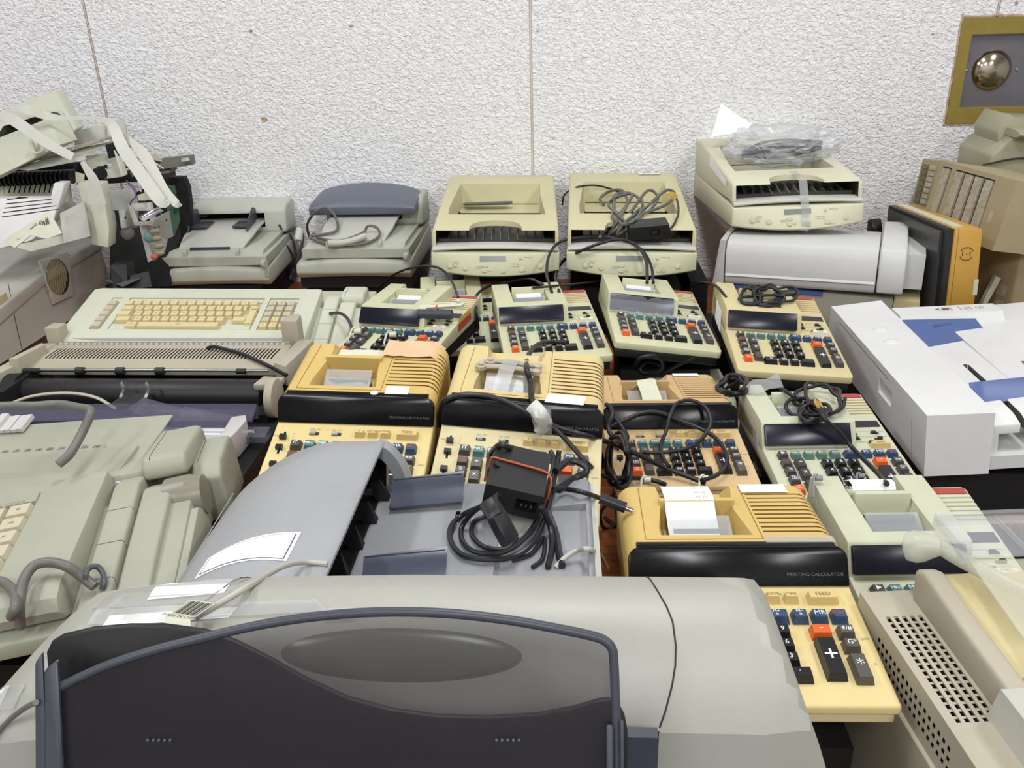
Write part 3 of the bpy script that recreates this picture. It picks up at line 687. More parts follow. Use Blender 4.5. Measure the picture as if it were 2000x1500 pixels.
b = NB(); bx(b, .224, .285, .02, .30, -.08, .094); bev(b, .004, 2); part('side_wing', b, 'cream_yellow', t)
b = NB(); bx(b, -.20, .05, .008, .03, .09, .1); bev(b, .001, 1); part('blue_tray', b, 'blue', t)
# ---------------------------------------------------------------- orange slab with dark side
t = thing('display_unit', 'orange cased unit with dark grey side panel, standing upright by the wall', 'machine', (.990, 2.119, .66), (-1.5, -5, -1.6))
b = NB(); prism(b, [(-.026, 0), (.041, 0), (.044, .10), (.040, .225), (-.026, .228)], .0, .455, 'y'); bev(b, .004, 2, 50); part('case', b, 'orange_box', t)
b = NB()
for a0 in (0.4, pi+.4):
    pts = [(.008+.016*cos(a0+k*.23), -.0008, .165+.016*sin(a0+k*.23)) for k in range(11)]; tube(b, pts, .0008, 5, 1)
bx(b, -.002, -.0005, -.001, .001, .160, .170); bx(b, .016, .0175, -.001, .001, .160, .170); cyl(b, (.008, -.001, .165), (.008, .001, .165), .0012, n=8)
bx(b, -.0165, -.016, -.0006, .001, .0, .226)
part('ring_mark', b, 'groove_dark', t)
b = NB(); bx(b, .034, .0448, -.001, .02, .060, .100); bev(b, .001, 1); part('side_clip', b, 'cream_green', t)
b = NB(); bx(b, -.040, -.026, .004, .45, .0, .226); bev(b, .003, 1); part('black_frame', b, 'black', t)
b = NB(); bx(b, -.047, -.040, .035, .43, .0, .216); bev(b, .003, 2)
for y, z in ((.30, .175), (.13, .185), (.40, .12)): cyl(b, (-.049, y, z), (-.046, y, z), .006, n=12)
mat('panel_grey', (84, 84, 84), .35, metal=.3, bump=.02); part('side_panel', b, 'panel_grey', t)
b = NB(); bx(b, -.022, .004, .03, .44, .2265, .2295); bev(b, .0008, 1); part('top_inlay', b, 'cream_green', t)
b = NB(); prism(b, [(.47, .13), (.52, .12), (.52, .175), (.49, .182), (.47, .16)], -.075, -.045); bev(b, .003, 1); part('hinge_cover', b, 'black', t)
# ---------------------------------------------------------------- beige cabinet with pale slats leaning at the right
mat('slat_white', (206, 198, 178), .6, col2=(170, 158, 138), nscale=60, bump=.1)
t = thing('slatted_unit', 'dirty beige unit with broad pale slats, leaning above the orange one', 'machine', (1.051, 2.346, .846), (-79.2, -9.6, -.6))
L_, D_, H_ = .295, .20, .145
b = NB(); bx(b, -L_/2, L_/2+.02, 0, D_, -.03, H_); bev(b, .007, 3)
b = cut(b, [cbx(-L_/2+.018, -L_/2+.058, -.02, .004, -.04, H_-.012), cbx(-L_/2+.078, L_/2-.055, -.02, .004, -.02, H_-.012)]); part('case', b, ['beige_dirty', 'groove_dark'], t)
xs = [(-L_/2+.022, -L_/2+.052)]+[(-L_/2+.082+.0415*k, -L_/2+.082+.0415*k+.030) for k in range(4)]
for x0, x1 in xs:
    b = NB(); n = 5
    for k in range(n):
        a = x0+(x1-x0)*k/n; bx(b, a, a+(x1-x0)/n-.001, -.0025, .006, -.018, H_-.016)
    part('slat', b, 'slat_white', t)
b = NB(); prism(b, rrect(.030, .012, .005, 3), 0, .001, 'z', T=frame((L_/2-.028, -.0005, .045), (0, .0, 1), (1, 0, 0))); part('torn_label', b, 'slat_white', t)
# keypad unit to its left
t = thing('keypad_unit', 'dirty beige keypad unit with greenish buttons against the wall, left of the slatted one', 'machine', tuple(at(1779, 402, .80)), (-62, -8, 0))
b = NB(); bx(b, 0, .11, 0, .10, 0, .145); bev(b, .004, 2); part('case', b, 'beige_dirty', t)
mat('dirty_green', (134, 132, 100), .5, col2=(110, 106, 80), nscale=60)
b = NB(); bx(b, .070, .102, -.003, .002, .02, .125); bev(b, .001, 1); part('display', b, 'dirty_green', t)
for i in range(2):
    for j in range(7):
        b = NB(); bx(b, .008+.026*i, .028+.026*i, -.005, .001, .015+.017*j, .028+.017*j, ); bev(b, .002, 1); part('button', b, 'slat_white' if i else 'dirty_green', t)
# tall beige tower behind
t = thing('tower_cabinet', 'tall dirty beige machine standing at the right end by the slatted unit', 'machine', (1.30, 2.15, .60))
fl, fr_ = at(1921, 602, .62), at(1969, 620, .62)
P = [(fl.x-1.30, fl.y-2.15), (fr_.x-1.30, fr_.y-2.15), (fr_.x-1.30+.45, fr_.y-2.15+.06), (fr_.x-1.30+.45, .45), (fl.x-1.30, .30)]
b = NB(); prism(b, P, 0, .235, 'z'); bev(b, .008, 3, 40)
fy = fr_.y-2.15; cs = []
for k in range(9): x = fr_.x-1.30+.03+.014*k; cs.append(cprism([(x, .03), (x+.006, .03), (x+.006+.02, .115), (x+.02, .115)], fy-.03, fy+.012, 'y', mi=1))
b = cut(b, cs); part('case', b, ['beige_dirty', 'void'], t)
nx, ny = (P[1][0]-P[0][0]), (P[1][1]-P[0][1]); ff = frame((P[0][0]+nx*.5, P[0][1]+ny*.5, .1), (nx, ny, 0), (0, 0, 1))
for dz, hh in ((.045, .03), (.0, .034)):
    b = NB(); prism(b, rrect(.03, hh, .006, 3), 0, .0008, 'z', T=ff @ Matrix.Translation((.002, dz-.06, 0))); part('torn_sticker', b, 'slat_white', t)
b = NB(); prism(b, [(.0, .0), (.012, .0), (.05, .12), (.035, .125)], -.02, .0, 'y', T=Matrix.Translation((at(1908, 600, .62).x-1.30-.03, fl.y-2.15-.03, .0))); bev(b, .002, 1); part('lever', b, 'cream_green', t)
# rounded office phones / scanner heads top right
t = thing('fax_machine', 'rounded grey green fax machine stacked at the far right edge', 'fax machine', (aty(1916, 352, 2.62).x+.215, 2.62, aty(1916, 352, 2.62).z))
mat('grey_green', (176, 174, 146), .5, col2=(166, 164, 134), nscale=6)
b = NB(); prism(b, [(-.20, 0), (.3, 0), (.3, .13), (-.14, .13), (-.17, .10), (-.20, .07)], -.0, .22, 'y'); bev(b, .008, 3, 30)
c = NB(); cyl(c, (-.03, -.05, .15), (-.03, .3, .13), .055, n=24); b = cut(b, [c]); part('body', b, 'grey_green', t)
b = NB(); tube(b, [(-.22, -.006, .045), (-.12, -.006, .062), (0, -.008, .05), (.1, -.008, .02)], .003, 6); part('seam', b, 'groove_dark', t)
b = NB(); prism(b, [(-.24, 0), (-.05, -.0), (.3, -.02), (.3, .03), (-.10, .05), (-.22, .035)], -.02, .25, 'y'); o_ = None
bev(b, .008, 3, 30); bmesh.ops.translate(b, verts=b.verts, vec=(0, -.02, -.06)); part('base', b, 'grey_green', t)
t = thing('telephone', 'yellowed green telephone with handset, topmost at the far right edge', 'telephone', (aty(1944, 290, 2.66).x+.14, 2.66, aty(1944, 292, 2.66).z))
b = NB(); prism(b, [(-.13, 0), (.2, 0), (.2, .07), (-.09, .085), (-.12, .10), (-.145, .05)], 0, .16, 'y'); bev(b, .006, 2, 30); part('body', b, 'dirty_green2' if False else 'grey_green', t)
b = NB(); rings = []
for i in range(13):
    u = i/12; x = -.12+.32*u; rings.append([(x, -.03+.055*cos(a), .052-.03*u+.016*sin(a)*(.55+.45*sin(pi*min(1, u*1.3+.12)))) for a in [k*pi/6 for k in range(12)]])
loft(b, rings); part('handset', b, 'grey_green', t)
b = NB(); lathe(b, (.055, .06, .06), (0, 0, 1), [(.075, 0), (.08, .03), (.07, .06), (.05, .085), (.02, .10), (0, .102)], 28); part('cradle', b, 'grey_green', t)
# ---------------------------------------------------------------- typewriters
mat('tw_key', (226, 210, 160), .5, bump=0); mat('tw_key_grey', (206, 196, 170), .5, bump=0)
def make_typewriter(far):
    t = thing('typewriter', '', 'typewriter'); h, D = .29, .237
    c1 = 'beige_pale' if far else 'beige_green'
    # undershell
    b = NB(); prism(b, [(-.01, 0), (.41, 0), (.41, .05), (.24, .06), (.2, .075), (-.01, .022)], -h+.01, h+.118); bev(b, .004, 2, 40); part('base', b, c1, t)
    # keyboard lid
    b = NB(); rings = []
    def sec(x, dy=0, dz=0, f=0): return [(x, .012+f, .030), (x, .0+f, .034), (x, -.006+f, .048-dz), (x, .002+f, .062-dz), (x, .022+f, .0705-dz), (x, D+.012, .108-dz), (x, D+.016, .100-dz), (x, D+.012, .062)]
    for x, dz, f in ((-h-.03, .045, .05), (-h-.022, .016, .02), (-h-.010, .004, .004), (-h+.01, 0, 0), (h-.01, 0, 0), (h-.002, .001, 0), (h, .006, .004)): rings.append(sec(x, 0, dz, f))
    loft(b, rings)
    sl = math.atan2(.108-.0705, D+.012-.022); top = lambda y: .0705+(y-.022)*tan(sl)
    F = lambda x, y: Matrix.Translation((x, y, top(y))) @ Matrix.Rotation(sl, 4, 'X')
    wells = [(-.234, -.208, .044, .200), (-.19, .152, .044, .200), (.166, .240, .044, .200)] if far else [(.075, .205, .06, .222)]
    cs = [cbx(x0, x1, (y0-.12)/cos(sl), (y1-.12)/cos(sl), -.006, .03, mi=0, T=F(0, .12)) for x0, x1, y0, y1 in wells]
    b = cut(b, cs); part('keyboard_lid', b, [c1, 'groove_dark'], t, 30)
    def key(x, y, w_, d_, m, leg='', hh=.0125):
        b = key_bm(w_, d_, hh, leg, size=.0058 if leg and len(leg) < 3 else .0042)
        o = part('key', b, [m, 'ink'], t, 30); T = F(x, y) @ Matrix.Translation((0, 0, -.0058)); o.matrix_local = T
    if far:
        rows = ['1234567890-=½±←', 'QWERTYUIOP[]°', 'ASDFGHJKL;\'#', 'ZXCVBNM,./']
        y = .171; p = .0222
        for r, s in enumerate(rows):
            x0 = -.178+[0, .008, .012, .02][r]; yy = .165-.0265*r
            if r: key(x0-.002-.006*(r > 1), yy, .028+.006*(r > 1), .0235, 'tw_key', ''); x0 += .026+.002*(r > 1)
            for i, ch in enumerate(s): key(x0+p*i, yy, .0205, .0235, 'tw_key', ch)
        key(.116, .0855, .034, .0235, 'tw_key'); key(.141, .100, .020, .0+.075, 'tw_key', ''); key(.135, .138, .032, .0225, 'tw_key')
        key(-.137, .058, .027, .0235, 'tw_key', 'CODE'); key(-.024, .058, .195, .0235, 'tw_key', 'PAPER')
        for r in range(5):
            for i in range(3): key(.180+.0232*i, .165-.0265*r, .021, .0235, 'tw_key' if r == 4 or (r == 3 and i == 1) else 'tw_key_grey', '789456123-0+ROR'[(r*3+i)])
        for r in range(5): key(-.221, .165-.0265*r, .023, .0235, 'tw_key_grey', '=')
        b = NB()
        for (x0, x1) in ((-.188, .150), (.168, .238), (-.233, -.209)):
            T = F(0, .188); bx(b, x0, x1, -.008, .009, -.006, -.002, T=T)
        for i in range(12): text(b, '•' if i % 3 else '•••', .010, F(-.15+.0222*i, .189) @ Matrix.Translation((0, 0, -.0018)), 1)
        for x0 in (-.188, .098): bx(b, x0, x0+.05, -.012, .012, -.006, -.001, T=F(0, .058))
        part('marking_strip', b, ['beige_pale', 'ink'], t)
    else:
        b = NB(); bx(b, .06, .205, -.010, .011, -.005, .003, T=F(0, .213)); bev(b, .003, 2)
        text(b, '→ CORR', .010, F(.172, .206) @ Matrix.Translation((0, 0, .0032)), 1)
        T = F(.125, .214) @ Matrix.Translation((0, 0, .0032))
        for q in ((-.012, .012, -.008, -.0072), (-.012, .012, .0072, .008), (-.012, -.0112, -.008, .008), (.0112, .012, -.008, .008)): add_faces(b, [(q[0], q[2], 0), (q[1], q[2], 0), (q[1], q[3], 0), (q[0], q[3], 0)], [(0, 1, 2, 3)], 1, T)
        part('function_bar', b, [c1, 'ink_faint'], t)
        for r in range(5):
            for i in range(4): key(.090+.0335*i, .184-.0285*r, .031, .0262, 'tw_key_grey', ['MAR|REL', 'TAB|CLEAR', 'TAB|SET', 'LEFT|MAR', 'RIGHT|MAR'][r] if i == 3 else 'QWE'[i % 3])
    # rounded rails right of the lid
    def rail(x0, x1, pr, name, segs=()):
        b = NB(); prism(b, pr, x0, x1); bev(b, .007, 4, 25)
        cs = [cprism([(y, .0), (y+.001, .0), (y+.012, .15), (y+.011, .15)], x0-.01, x1+.01, mi=1) for y in segs]
        if cs: b = cut(b, cs)
        return part(name, b, [c1, 'groove_dark'], t)
    rail(h+.012, h+.048, [(-.10, .0), (.245, .0), (.245, .093), (.215, .096), (.10, .066), (-.06, .024), (-.10, .01)], 'side_rail', (.16, .10, .04, -.02))
    rail(h+.052, h+.092, [(-.13, .0), (.232, .0), (.232, .080), (.205, .088), (.10, .062), (-.08, .010)], 'side_rail')
    b = NB(); prism(b, [(-.13, -.01), (.20, -.01), (.20, .045), (.17, .062), (.10, .045), (-.10, -.0)], h+.094, h+.128); bev(b, .003, 2, 30); part('side_panel', b, c1, t)
    # platen cover block, ridged corner, knob
    b = NB(); prism(b, [(.235, .085), (.238, .105), (.25, .116), (.36, .112), (.37, .10), (.37, .07)], h+.045, h+.108); bev(b, .008, 3, 25)
    b = cut(b, [cbx(h+.0575, h+.0585, .2, .4, .112, .13)]); part('platen_end_cover', b, [c1, 'groove_dark'], t)
    b = NB(); prism(b, [(.245, .0), (.365, .0), (.365, .080), (.35, .090), (.27, .086), (.245, .07)], h+.104, h+.146); bev(b, .006, 3, 25)
    b = cut(b, [cprism([(.1, z0), (.5, z0), (.5, .2), (.1, .2)], h+.112+.011*k, h+.1128+.011*k, mi=1) for k, z0 in ((0, .085), (1, .09), (2, .095))]+[cbx(h+.146, h+.16, .2, .5, .02+.02*k, .021+.02*k) for k in range(3)])
    part('ridged_corner', b, [c1, 'groove_dark'], t)
    b = NB(); lathe(b, (h+.078, .210, .062), (1, 0, 0), [(.020, 0), (.030, .002), (.031, .02), (.031, .034), (.027, .052), (.0, .053)], 30)
    c = NB(); cyl(c, (h+.110, .185, .098), (h+.15, .185, .098), .014, n=20); b = cut(b, [c]); part('platen_knob', b, 'cord_grey' if far else 'knob_grey', t)
    # left part of the rear deck with the platen gap
    b = NB(); prism(b, [(.252, .05), (.40, .05), (.40, .085), (.36, .096), (.262, .094)], -h, h+.04); bev(b, .003, 2, 25); part('rear_deck', b, c1, t)
    b = NB(); cyl(b, (-h, .250, .084), (h+.05, .250, .084), .006, n=14); part('platen_rod', b, 'steel_dull', t)
    if not far:
        # sloping paper support with its scale
        PV = Matrix.Translation((.335, .30, 0)) @ Matrix.Rotation(R(-20), 4, 'Z') @ Matrix.Translation((-.335, -.30, -.004))
        b = NB(); prism(b, [(.300, .094), (.345, .110), (.395, .126), (.390, .129), (.34, .115), (.292, .098)], -h, h+.030); bev(b, .002, 1)
        s2 = math.atan2(.017, .048); T0 = lambda x, y: frame((x, y, .0985+(y-.292)*.35), (1, 0, 0), (0, cos(s2), sin(s2)))
        for i in range(24):
            x = -h+.03+.021*i
            for k in range(3): text(b, '%d' % (10*(i+1)+k*7), .0080, T0(x, .326-.0062*k) @ Matrix.Translation((0, 0, .0008)), 1)
            for k in range(4): add_faces(b, [(x+.008+.003*k, -.004, .0008), (x+.0086+.003*k, -.004, .0008), (x+.0086+.003*k, .0045+(.004 if k == 3 else 0), .0008), (x+.008+.003*k, .0045+(.004 if k == 3 else 0), .0008)], [(0, 1, 2, 3)], 1, T0(0, .318))
        bmesh.ops.transform(b, matrix=PV, verts=b.verts); part('paper_support', b, [c1, 'ink'], t)
        b = NB(); prism(b, [(.262, .090), (.318, .105), (.318, .112), (.262, .098)], -h, h+.012); bmesh.ops.transform(b, matrix=PV, verts=b.verts); part('rear_cover', b, c1, t)
        b = NB(); T = PV @ T0(.035, .385)
        for k in range(4): bx(b, -.022+.012*k, -.0115+.012*k, -.018, .016, 0, .006+.001*(k % 2), T=T)
        bx(b, -.034, -.020, -.016, .017, 0, .012, T=T); bev(b, .0018, 2); part('paper_guide', b, 'warm_light', t)
    if far:
        for c_ in t.children:
            if c_.name.split('.')[0] in ('platen_end_cover', 'rear_deck', 'ridged_corner', 'platen_rod', 'platen_knob'):
                for v in c_.data.vertices: v.co.z -= .020; v.co.y = .24+(v.co.y-.24)*(.25 if 'deck' in c_.name else .7)
    return t
mat('knob_grey', (140, 136, 120), .35, bump=.02); mat('warm_light', (212, 210, 206), .4, bump=.02)
J = set_thing(make_typewriter(True), (-.901, 1.871, .648), (3.6, .8, 2.1), 'pale cream typewriter with full keyboard, in front of the two grey scanners', 'typewriters on the left')
Mt = set_thing(make_typewriter(False), (-.854, .72, .72), (11.7, -4.4, -6.6), 'green beige typewriter with scale, round knob and ridged corner, by the grey blue scanner', 'typewriters on the left')
# ---------------------------------------------------------------- open carriage printer
t = thing('carriage_printer', 'opened printer carriage with black platen roller, slotted bar and purple clear covers', 'printer', (-.92, 1.30, .60), (-1, 0, 0), None)
b = NB(); bx(b, -.325, .325, -.02, .56, 0, .03); bx(b, -.325, .30, .30, .56, .03, .05); bev(b, .003, 1); part('chassis', b, 'black_matte', t)
b = NB(); prism(b, [(.425, .085), (.428, .100), (.470, .112), (.535, .116), (.535, .09), (.47, .085)], -.285, .290); bev(b, .002, 2, 30)
sl = math.atan2(.012, .042); cs = []
for i in range(62):
    x = -.262+.0086*i; cs.append(cprism([(x, .462), (x+.0036, .462), (x+.0036+.006, .512), (x+.006, .512)], .08, .13, 'z', mi=1))
b = cut(b, cs); part('slotted_bar', b, ['warm_beige', 'void'] if 'warm_beige' in MATS else ['beige', 'void'], t, 30)
b = NB(); bx(b, -.28, .28, .548, .556, .108, .116)
for i in range(40): cyl(b, (-.27+.0137*i, .540, .113), (-.262+.0137*i, .540, .113), .004, n=8)
bx(b, -.285, .285, .556, .562, .09, .122); part('toothed_strip', b, 'warm_grey', t)
b = NB(); cyl(b, (-.28, .408, .104), (.275, .408, .104), .0035, n=12); part('bail_rod', b, 'steel', t)
for x, L_ in ((-.262, .038), (-.150, .020), (-.058, .020), (.032, .020), (.215, .022)):
    b = NB(); cyl(b, (x-L_/2, .407, .103), (x+L_/2, .407, .103), .0085 if L_ < .021 else .006, n=18); bev(b, .001, 1, 60); part('bail_roller', b, 'black', t)
b = NB(); cyl(b, (-.275, .375, .062), (.272, .375, .062), .034, n=40); bev(b, .002, 2, 60); part('platen_roller', b, 'black', t)
b = NB(); prism(b, [(-.29, .04), (-.262, .04), (-.262, .10), (-.29, .10)], .3, .44, 'y'); cyl(b, (-.30, .375, .065), (-.27, .375, .065), .042, n=24); cyl(b, (-.262, .33, .04), (-.23, .30, .04), .004, n=8); part('roller_bearing', b, 'black_matte', t)
b = NB(); hexa(b, [(-.035, .285, .03), (.075, .285, .03), (.060, .34, .03), (-.02, .34, .03), (-.028, .29, .078), (.05, .29, .078), (.04, .33, .085), (-.012, .33, .085)]); bx(b, -.050, -.02, .28, .32, .03, .062); bx(b, .06, .10, .28, .31, .03, .058); bev(b, .003, 2)
cr = part('print_carriage', b, 'black', t)
for x in (-.008, .046):
    b = NB(); strip(b, [(x, .30, .088), (x+.004, .312, .103), (x-.006, .325, .112)], .006, nrm=(0, -1, .3), th=.0006); part('carriage_finger', b, 'chrome', cr)
b = NB(); strip(b, [(-.27, .262, .07), (-.20, .285, .095), (-.12, .292, .102), (-.05, .280, .098), (.0, .262, .08)], .006, nrm=(0, -.5, 1), th=.0016); part('guide_bow', b, 'beige', t)
# end brackets
b = NB(); prism(b, [(-.30, .54), (-.265, .54), (-.262, .575), (-.298, .58)], .09, .155, 'z'); bev(b, .004, 2); part('end_post', b, 'beige', t)
b = NB(); prism(b, [(-.345, .30), (-.315, .30), (-.275, .50), (-.275, .54), (-.305, .54)], .085, .118, 'z'); prism(b, [(-.37, .20), (-.325, .22), (-.315, .33), (-.345, .33)], .07, .10, 'z'); prism(b, [(-.305, .40), (-.285, .40), (-.27, .49), (-.285, .50)], .05, .135, 'z'); bev(b, .004, 2)
part('end_bracket', b, 'beige', t)
b = NB(); prism(b, [(.262, .55), (.305, .55), (.30, .60), (.27, .60)], .08, .168, 'z'); bev(b, .006, 2); part('end_post', b, 'beige', t)
b = NB(); prism(b, [(.285, .42), (.318, .40), (.335, .56), (.30, .57)], .07, .118, 'z'); prism(b, [(.262, .345), (.315, .345), (.318, .385), (.27, .39)], .085, .100, 'z'); cyl(b, (.300, .33, .075), (.318, .33, .075), .042, n=24); bev(b, .003, 2, 60)
part('end_bracket', b, 'beige', t)
# purple clear covers and silver ledge
b = NB(); prism(b, [(.222, .072), (.262, .092), (.268, .089), (.262, .06), (.256, .06), (.256, .082), (.226, .066)], -.42, .30, T=Matrix.Rotation(R(.8), 4, 'Z')); bev(b, .001, 1)
part('dust_cover', b, 'purple_clear', t)
b = NB(); prism(b, [(.185, .058), (.222, .062), (.222, .045), (.185, .045)], -.42, .335); 
part('cover_rail', b, 'purple_clear', t)
b = NB(); cyl(b, (-.3, .205, .058), (.31, .205, .058), .0065, n=14); part('shiny_bar', b, 'chrome', t)
b = NB(); prism(b, [(.128, .066), (.172, .070), (.178, .078), (.186, .078), (.186, .03), (.120, .03), (.118, .050)], -.42, .265); bev(b, .0015, 1); part('paper_ledge', b, 'satin', t)
b = NB(); bx(b, -.42, .262, -.06, .115, .030, .034)
for k in range(12): bx(b, -.40+.055*k, -.398+.055*k, -.06, .115, .034, .038)
part('drip_tray', b, 'steel', t)
b = NB(); prism(b, [(-.06, .044), (.115, .052), (.115, .0545), (-.06, .0465)], -.42, .25); part('window', b, 'purple_clear', t)
# white arm at the right end
b = NB(); prism(b, [(.262, .215), (.288, .225), (.298, .20), (.296, .15), (.262, -.06), (.240, -.06), (.246, .0), (.262, .08), (.268, .15)], .035, .088, 'z')
bev(b, .003, 2); part('hinge_arm', b, 'warm_light2', t) if 'warm_light2' in MATS else part('hinge_arm', b, 'warm_light', t)
b = NB(); prism(b, [(.205, .135), (.222, .135), (.235, .06), (.240, .0), (.215, .0), (.205, .04)], .034, .075, 'z')
for y in (.10, .06, .02): bx(b, .215, .270, y, y+.004, .04, .078)
bev(b, .001, 1); part('inner_arm', b, 'warm_light', t)
b = NB(); hexa(b, [(.05, .19, .086), (.14, .17, .082), (.15, .245, .092), (.06, .26, .096), (.06, .20, .110), (.13, .18, .090), (.14, .24, .098), (.07, .25, .112)]); hexa(b, [(.14, .17, .08), (.27, .19, .075), (.27, .235, .078), (.15, .245, .086), (.15, .18, .096), (.26, .20, .084), (.26, .228, .084), (.16, .235, .1)]); bev(b, .002, 1)
part('cracked_cover', b, 'purple_clear', t)
# ---------------------------------------------------------------- big inkjet in the foreground
PR = [(.577, .93), (.583, .98), (.578, 1.002), (.530, 1.028), (.520, 1.030), (.500, 1.026), (.482, 1.015), (.466, .998), (.455, .984), (.447, .970), (.440, .86), (.438, .74)]
XL, XR = -.405, .137
def ztop(x):
    """how far the shell may rise at x: falls off beyond the shoulders"""
    if x > XR-.02:
        return 1.034-.010*min(1, max(0, (x-XR+.02)/.02))**1.5-.9*max(0, x-XR)-25*max(0, x-XR)**2
    if x < -.34: d = -.34-x; return 1.034-.6*d-.6*d*d
    return 1.034
def o_ring(x):
    zt = ztop(x); s = 0
    e = max(0, x-XR)/.07 if x > 0 else max(0, XL-x)/.09
    out = []
    for (y, z) in PR:
        zb_ = zt-(.002 if y > .53 else 0)+.003; zz_ = min(z, zb_)-.004*math.log(1+math.exp(-abs(z-zb_)/.004))*.7; yy = y-(.03*e*e if y > .5 else 0)+(.012*e if y < .46 else 0)
        out.append((x, yy, max(zz_-(.35*max(0, -.15-x)**2 if z > .9 else 0), .72)))
    return out
xs = [-.62, -.59, -.56, -.54, -.52, -.50, -.48, -.465, -.45, -.435, -.42, -.405, -.39, -.37, -.34, -.25, -.12, 0, .08, .105, .117, .127, .137, .144, .152, .160, .168, .176, .184, .190, .195, .200, .204, .208]
def drop(x): return .35*max(0, -.15-x)**2
O = thing('inkjet_printer', 'large light grey inkjet printer in the foreground with smoke dark front trays', 'printer', (-.13, .44, .72))
def W2(b_, o):  # world built mesh into the frame of a thing at rest
    bmesh.ops.translate(b_, verts=b_.verts, vec=-Vector(o.location)); return b_
b = NB(); loft(b, [o_ring(x) for x in xs]); bev(b, .0015, 2, 24)
part('shell', W2(b, O), 'oyster', O, 28)
def onO(px, py, dz=.0):
    d = ray(px, py); o = Vector((0, 0, CAMZ)); lo, t_ = 0, .3
    def h(p):
        r = o_ring(p.x); best = None
        for (a, c) in zip(r, r[1:]):
            if (a[1]-p.y)*(c[1]-p.y) <= 0 and abs(a[1]-c[1]) > 1e-6:
                z = a[2]+(c[2]-a[2])*(p.y-a[1])/(c[1]-a[1]); best = z if best is None else max(best, z)
        return best
    while t_ < 1.2:
        p = o+d*t_; z = h(p)
        if z is not None and p.z <= z+dz:
            break
        t_ += .0008
    if t_ >= 1.2 or (o+d*t_).y > .60: return onO(px+(2 if px < 60 else 0), py+3)
    a_, c_2 = t_-.0008, t_
    for _ in range(9):
        m_ = (a_+c_2)/2; p = o+d*m_; z = h(p)
        if z is not None and p.z <= z+dz: c_2 = m_
        else: a_ = m_
    return o+d*c_2
b = NB(); sp = [(1263, 1124), (1272, 1135), (1284, 1154), (1302, 1185), (1314, 1215), (1320, 1261), (1319, 1300), (1313, 1338), (1300, 1388), (1286, 1428)]
sp = [(sp[i][0]+(sp[i+1][0]-sp[i][0])*k/6, sp[i][1]+(sp[i+1][1]-sp[i][1])*k/6) for i in range(len(sp)-1) for k in range(6)]; tube(b, [onO(*p)+V(0, 0, .0001) for p in sp], .0007, 6, 1); q = onO(1286, 1428); tube(b, [q, q+V(-.001, -.007, -.1), q+V(-.002, -.012, -.2)], .0008, 6, 1)
sp = [(488, 1123), (455, 1135), (405, 1172), (350, 1205), (290, 1260)]; sp = [(sp[i][0]+(sp[i+1][0]-sp[i][0])*k/6, sp[i][1]+(sp[i+1][1]-sp[i][1])*k/6) for i in range(len(sp)-1) for k in range(6)]; tube(b, [onO(*p)+V(0, 0, .0001) for p in sp], .0007, 6, 1)
part('seam', W2(b, O), 'groove_dark', O)
def patch(px, m, name, parent=O, n=6, lift=.0006, th=.0005, rows=3):
    """sticker following the shell: px = four picture corners"""
    b = NB(); g = []
    for j in range(rows+1):
        r = []
        for i in range(n+1):
            u, v = i/n, j/rows; a = [px[0][k]*(1-u)+px[1][k]*u for k in (0, 1)]; c = [px[3][k]*(1-u)+px[2][k]*u for k in (0, 1)]
            p = onO(a[0]*(1-v)+c[0]*v, a[1]*(1-v)+c[1]*v); r.append(p+V(0, -.0002, lift))
        g.append(r)
    for lay in (0, 1):
        vv = [[b.verts.new(p+V(0, 0, -th*lay)) for p in r] for r in g]
        for j in range(rows):
            for i in range(n): b.faces.new([vv[j][i], vv[j+1][i], vv[j+1][i+1], vv[j][i+1]][::(1 if lay == 0 else -1)])
    return part(name, W2(b, parent), m, parent)
patch([(308, 1138), (457, 1131), (437, 1159), (288, 1172)], 'white_paper', 'paper_label')
patch([(215, 1203), (465, 1186), (447, 1206), (200, 1225)], 'white_paper', 'paper_label')
patch([(250, 1128), (490, 1118), (430, 1178), (180, 1190)], 'tape', 'clear_tape', lift=.0011, th=.0003)
patch([(190, 1190), (620, 1172), (640, 1195), (170, 1222)], 'tape', 'clear_tape', lift=.0012, th=.0003)
patch([(640, 1190), (700, 1188), (690, 1210), (632, 1212)], 'tape', 'clear_tape', lift=.0012, th=.0003)
patch([(-5, 1345), (50, 1338), (28, 1385), (-25, 1392)], 'tape', 'clear_tape', lift=.0012, th=.0003)
patch([(-20, 1342), (20, 1340), (2, 1378), (-40, 1380)], 'white_paper', 'paper_label')
mat('rust', (188, 150, 128), .7, bump=0)
# front bay with trays
YT = .432
TL = .445
def wp(px, py, y):
    d = ray(px, py); return V(0, 0, CAMZ)+d*((y+TL*(CAMZ-1))/(d.y-TL*d.z))
def lean(b_, o):
    for v in b_.verts: v.co.y += TL*(v.co.z-1)
    return W2(b_, o)
def plate(name, px, y, th, m, parent, r=0, smooth=30, rim=None):
    pts = [wp(a, c, y) for a, c in px]; b = NB(); prism(b, [(p.x, p.z) for p in pts], y, y+th, 'y'); bev(b, .0012, 2, 50)
    return part(name, lean(b, parent), m, parent, smooth)
top1 = [(95, 1375), (100, 1358), (112, 1345), (200, 1303), (300, 1270), (400, 1245), (500, 1222), (600, 1206), (700, 1197), (800, 1195), (900, 1200), (1000, 1212), (1100, 1230), (1160, 1243), (1182, 1252), (1195, 1266), (1199, 1290)]
b = NB(); pts = [wp(a, c, .395) for a, c in top1]; tube(b, pts+[wp(1203, 1390, .395), wp(1206, 1520, .395)], .0030, 10, 4); part('tray_rim', W2(b, O), 'slate_dark', O)
inner = top1+[(1206, 1560), (95, 1560)]
pts = [wp(a, c, .395) for a, c in inner]; b = NB(); prism(b, [(p.x, p.z) for p in pts], .3945, .3965, 'y')
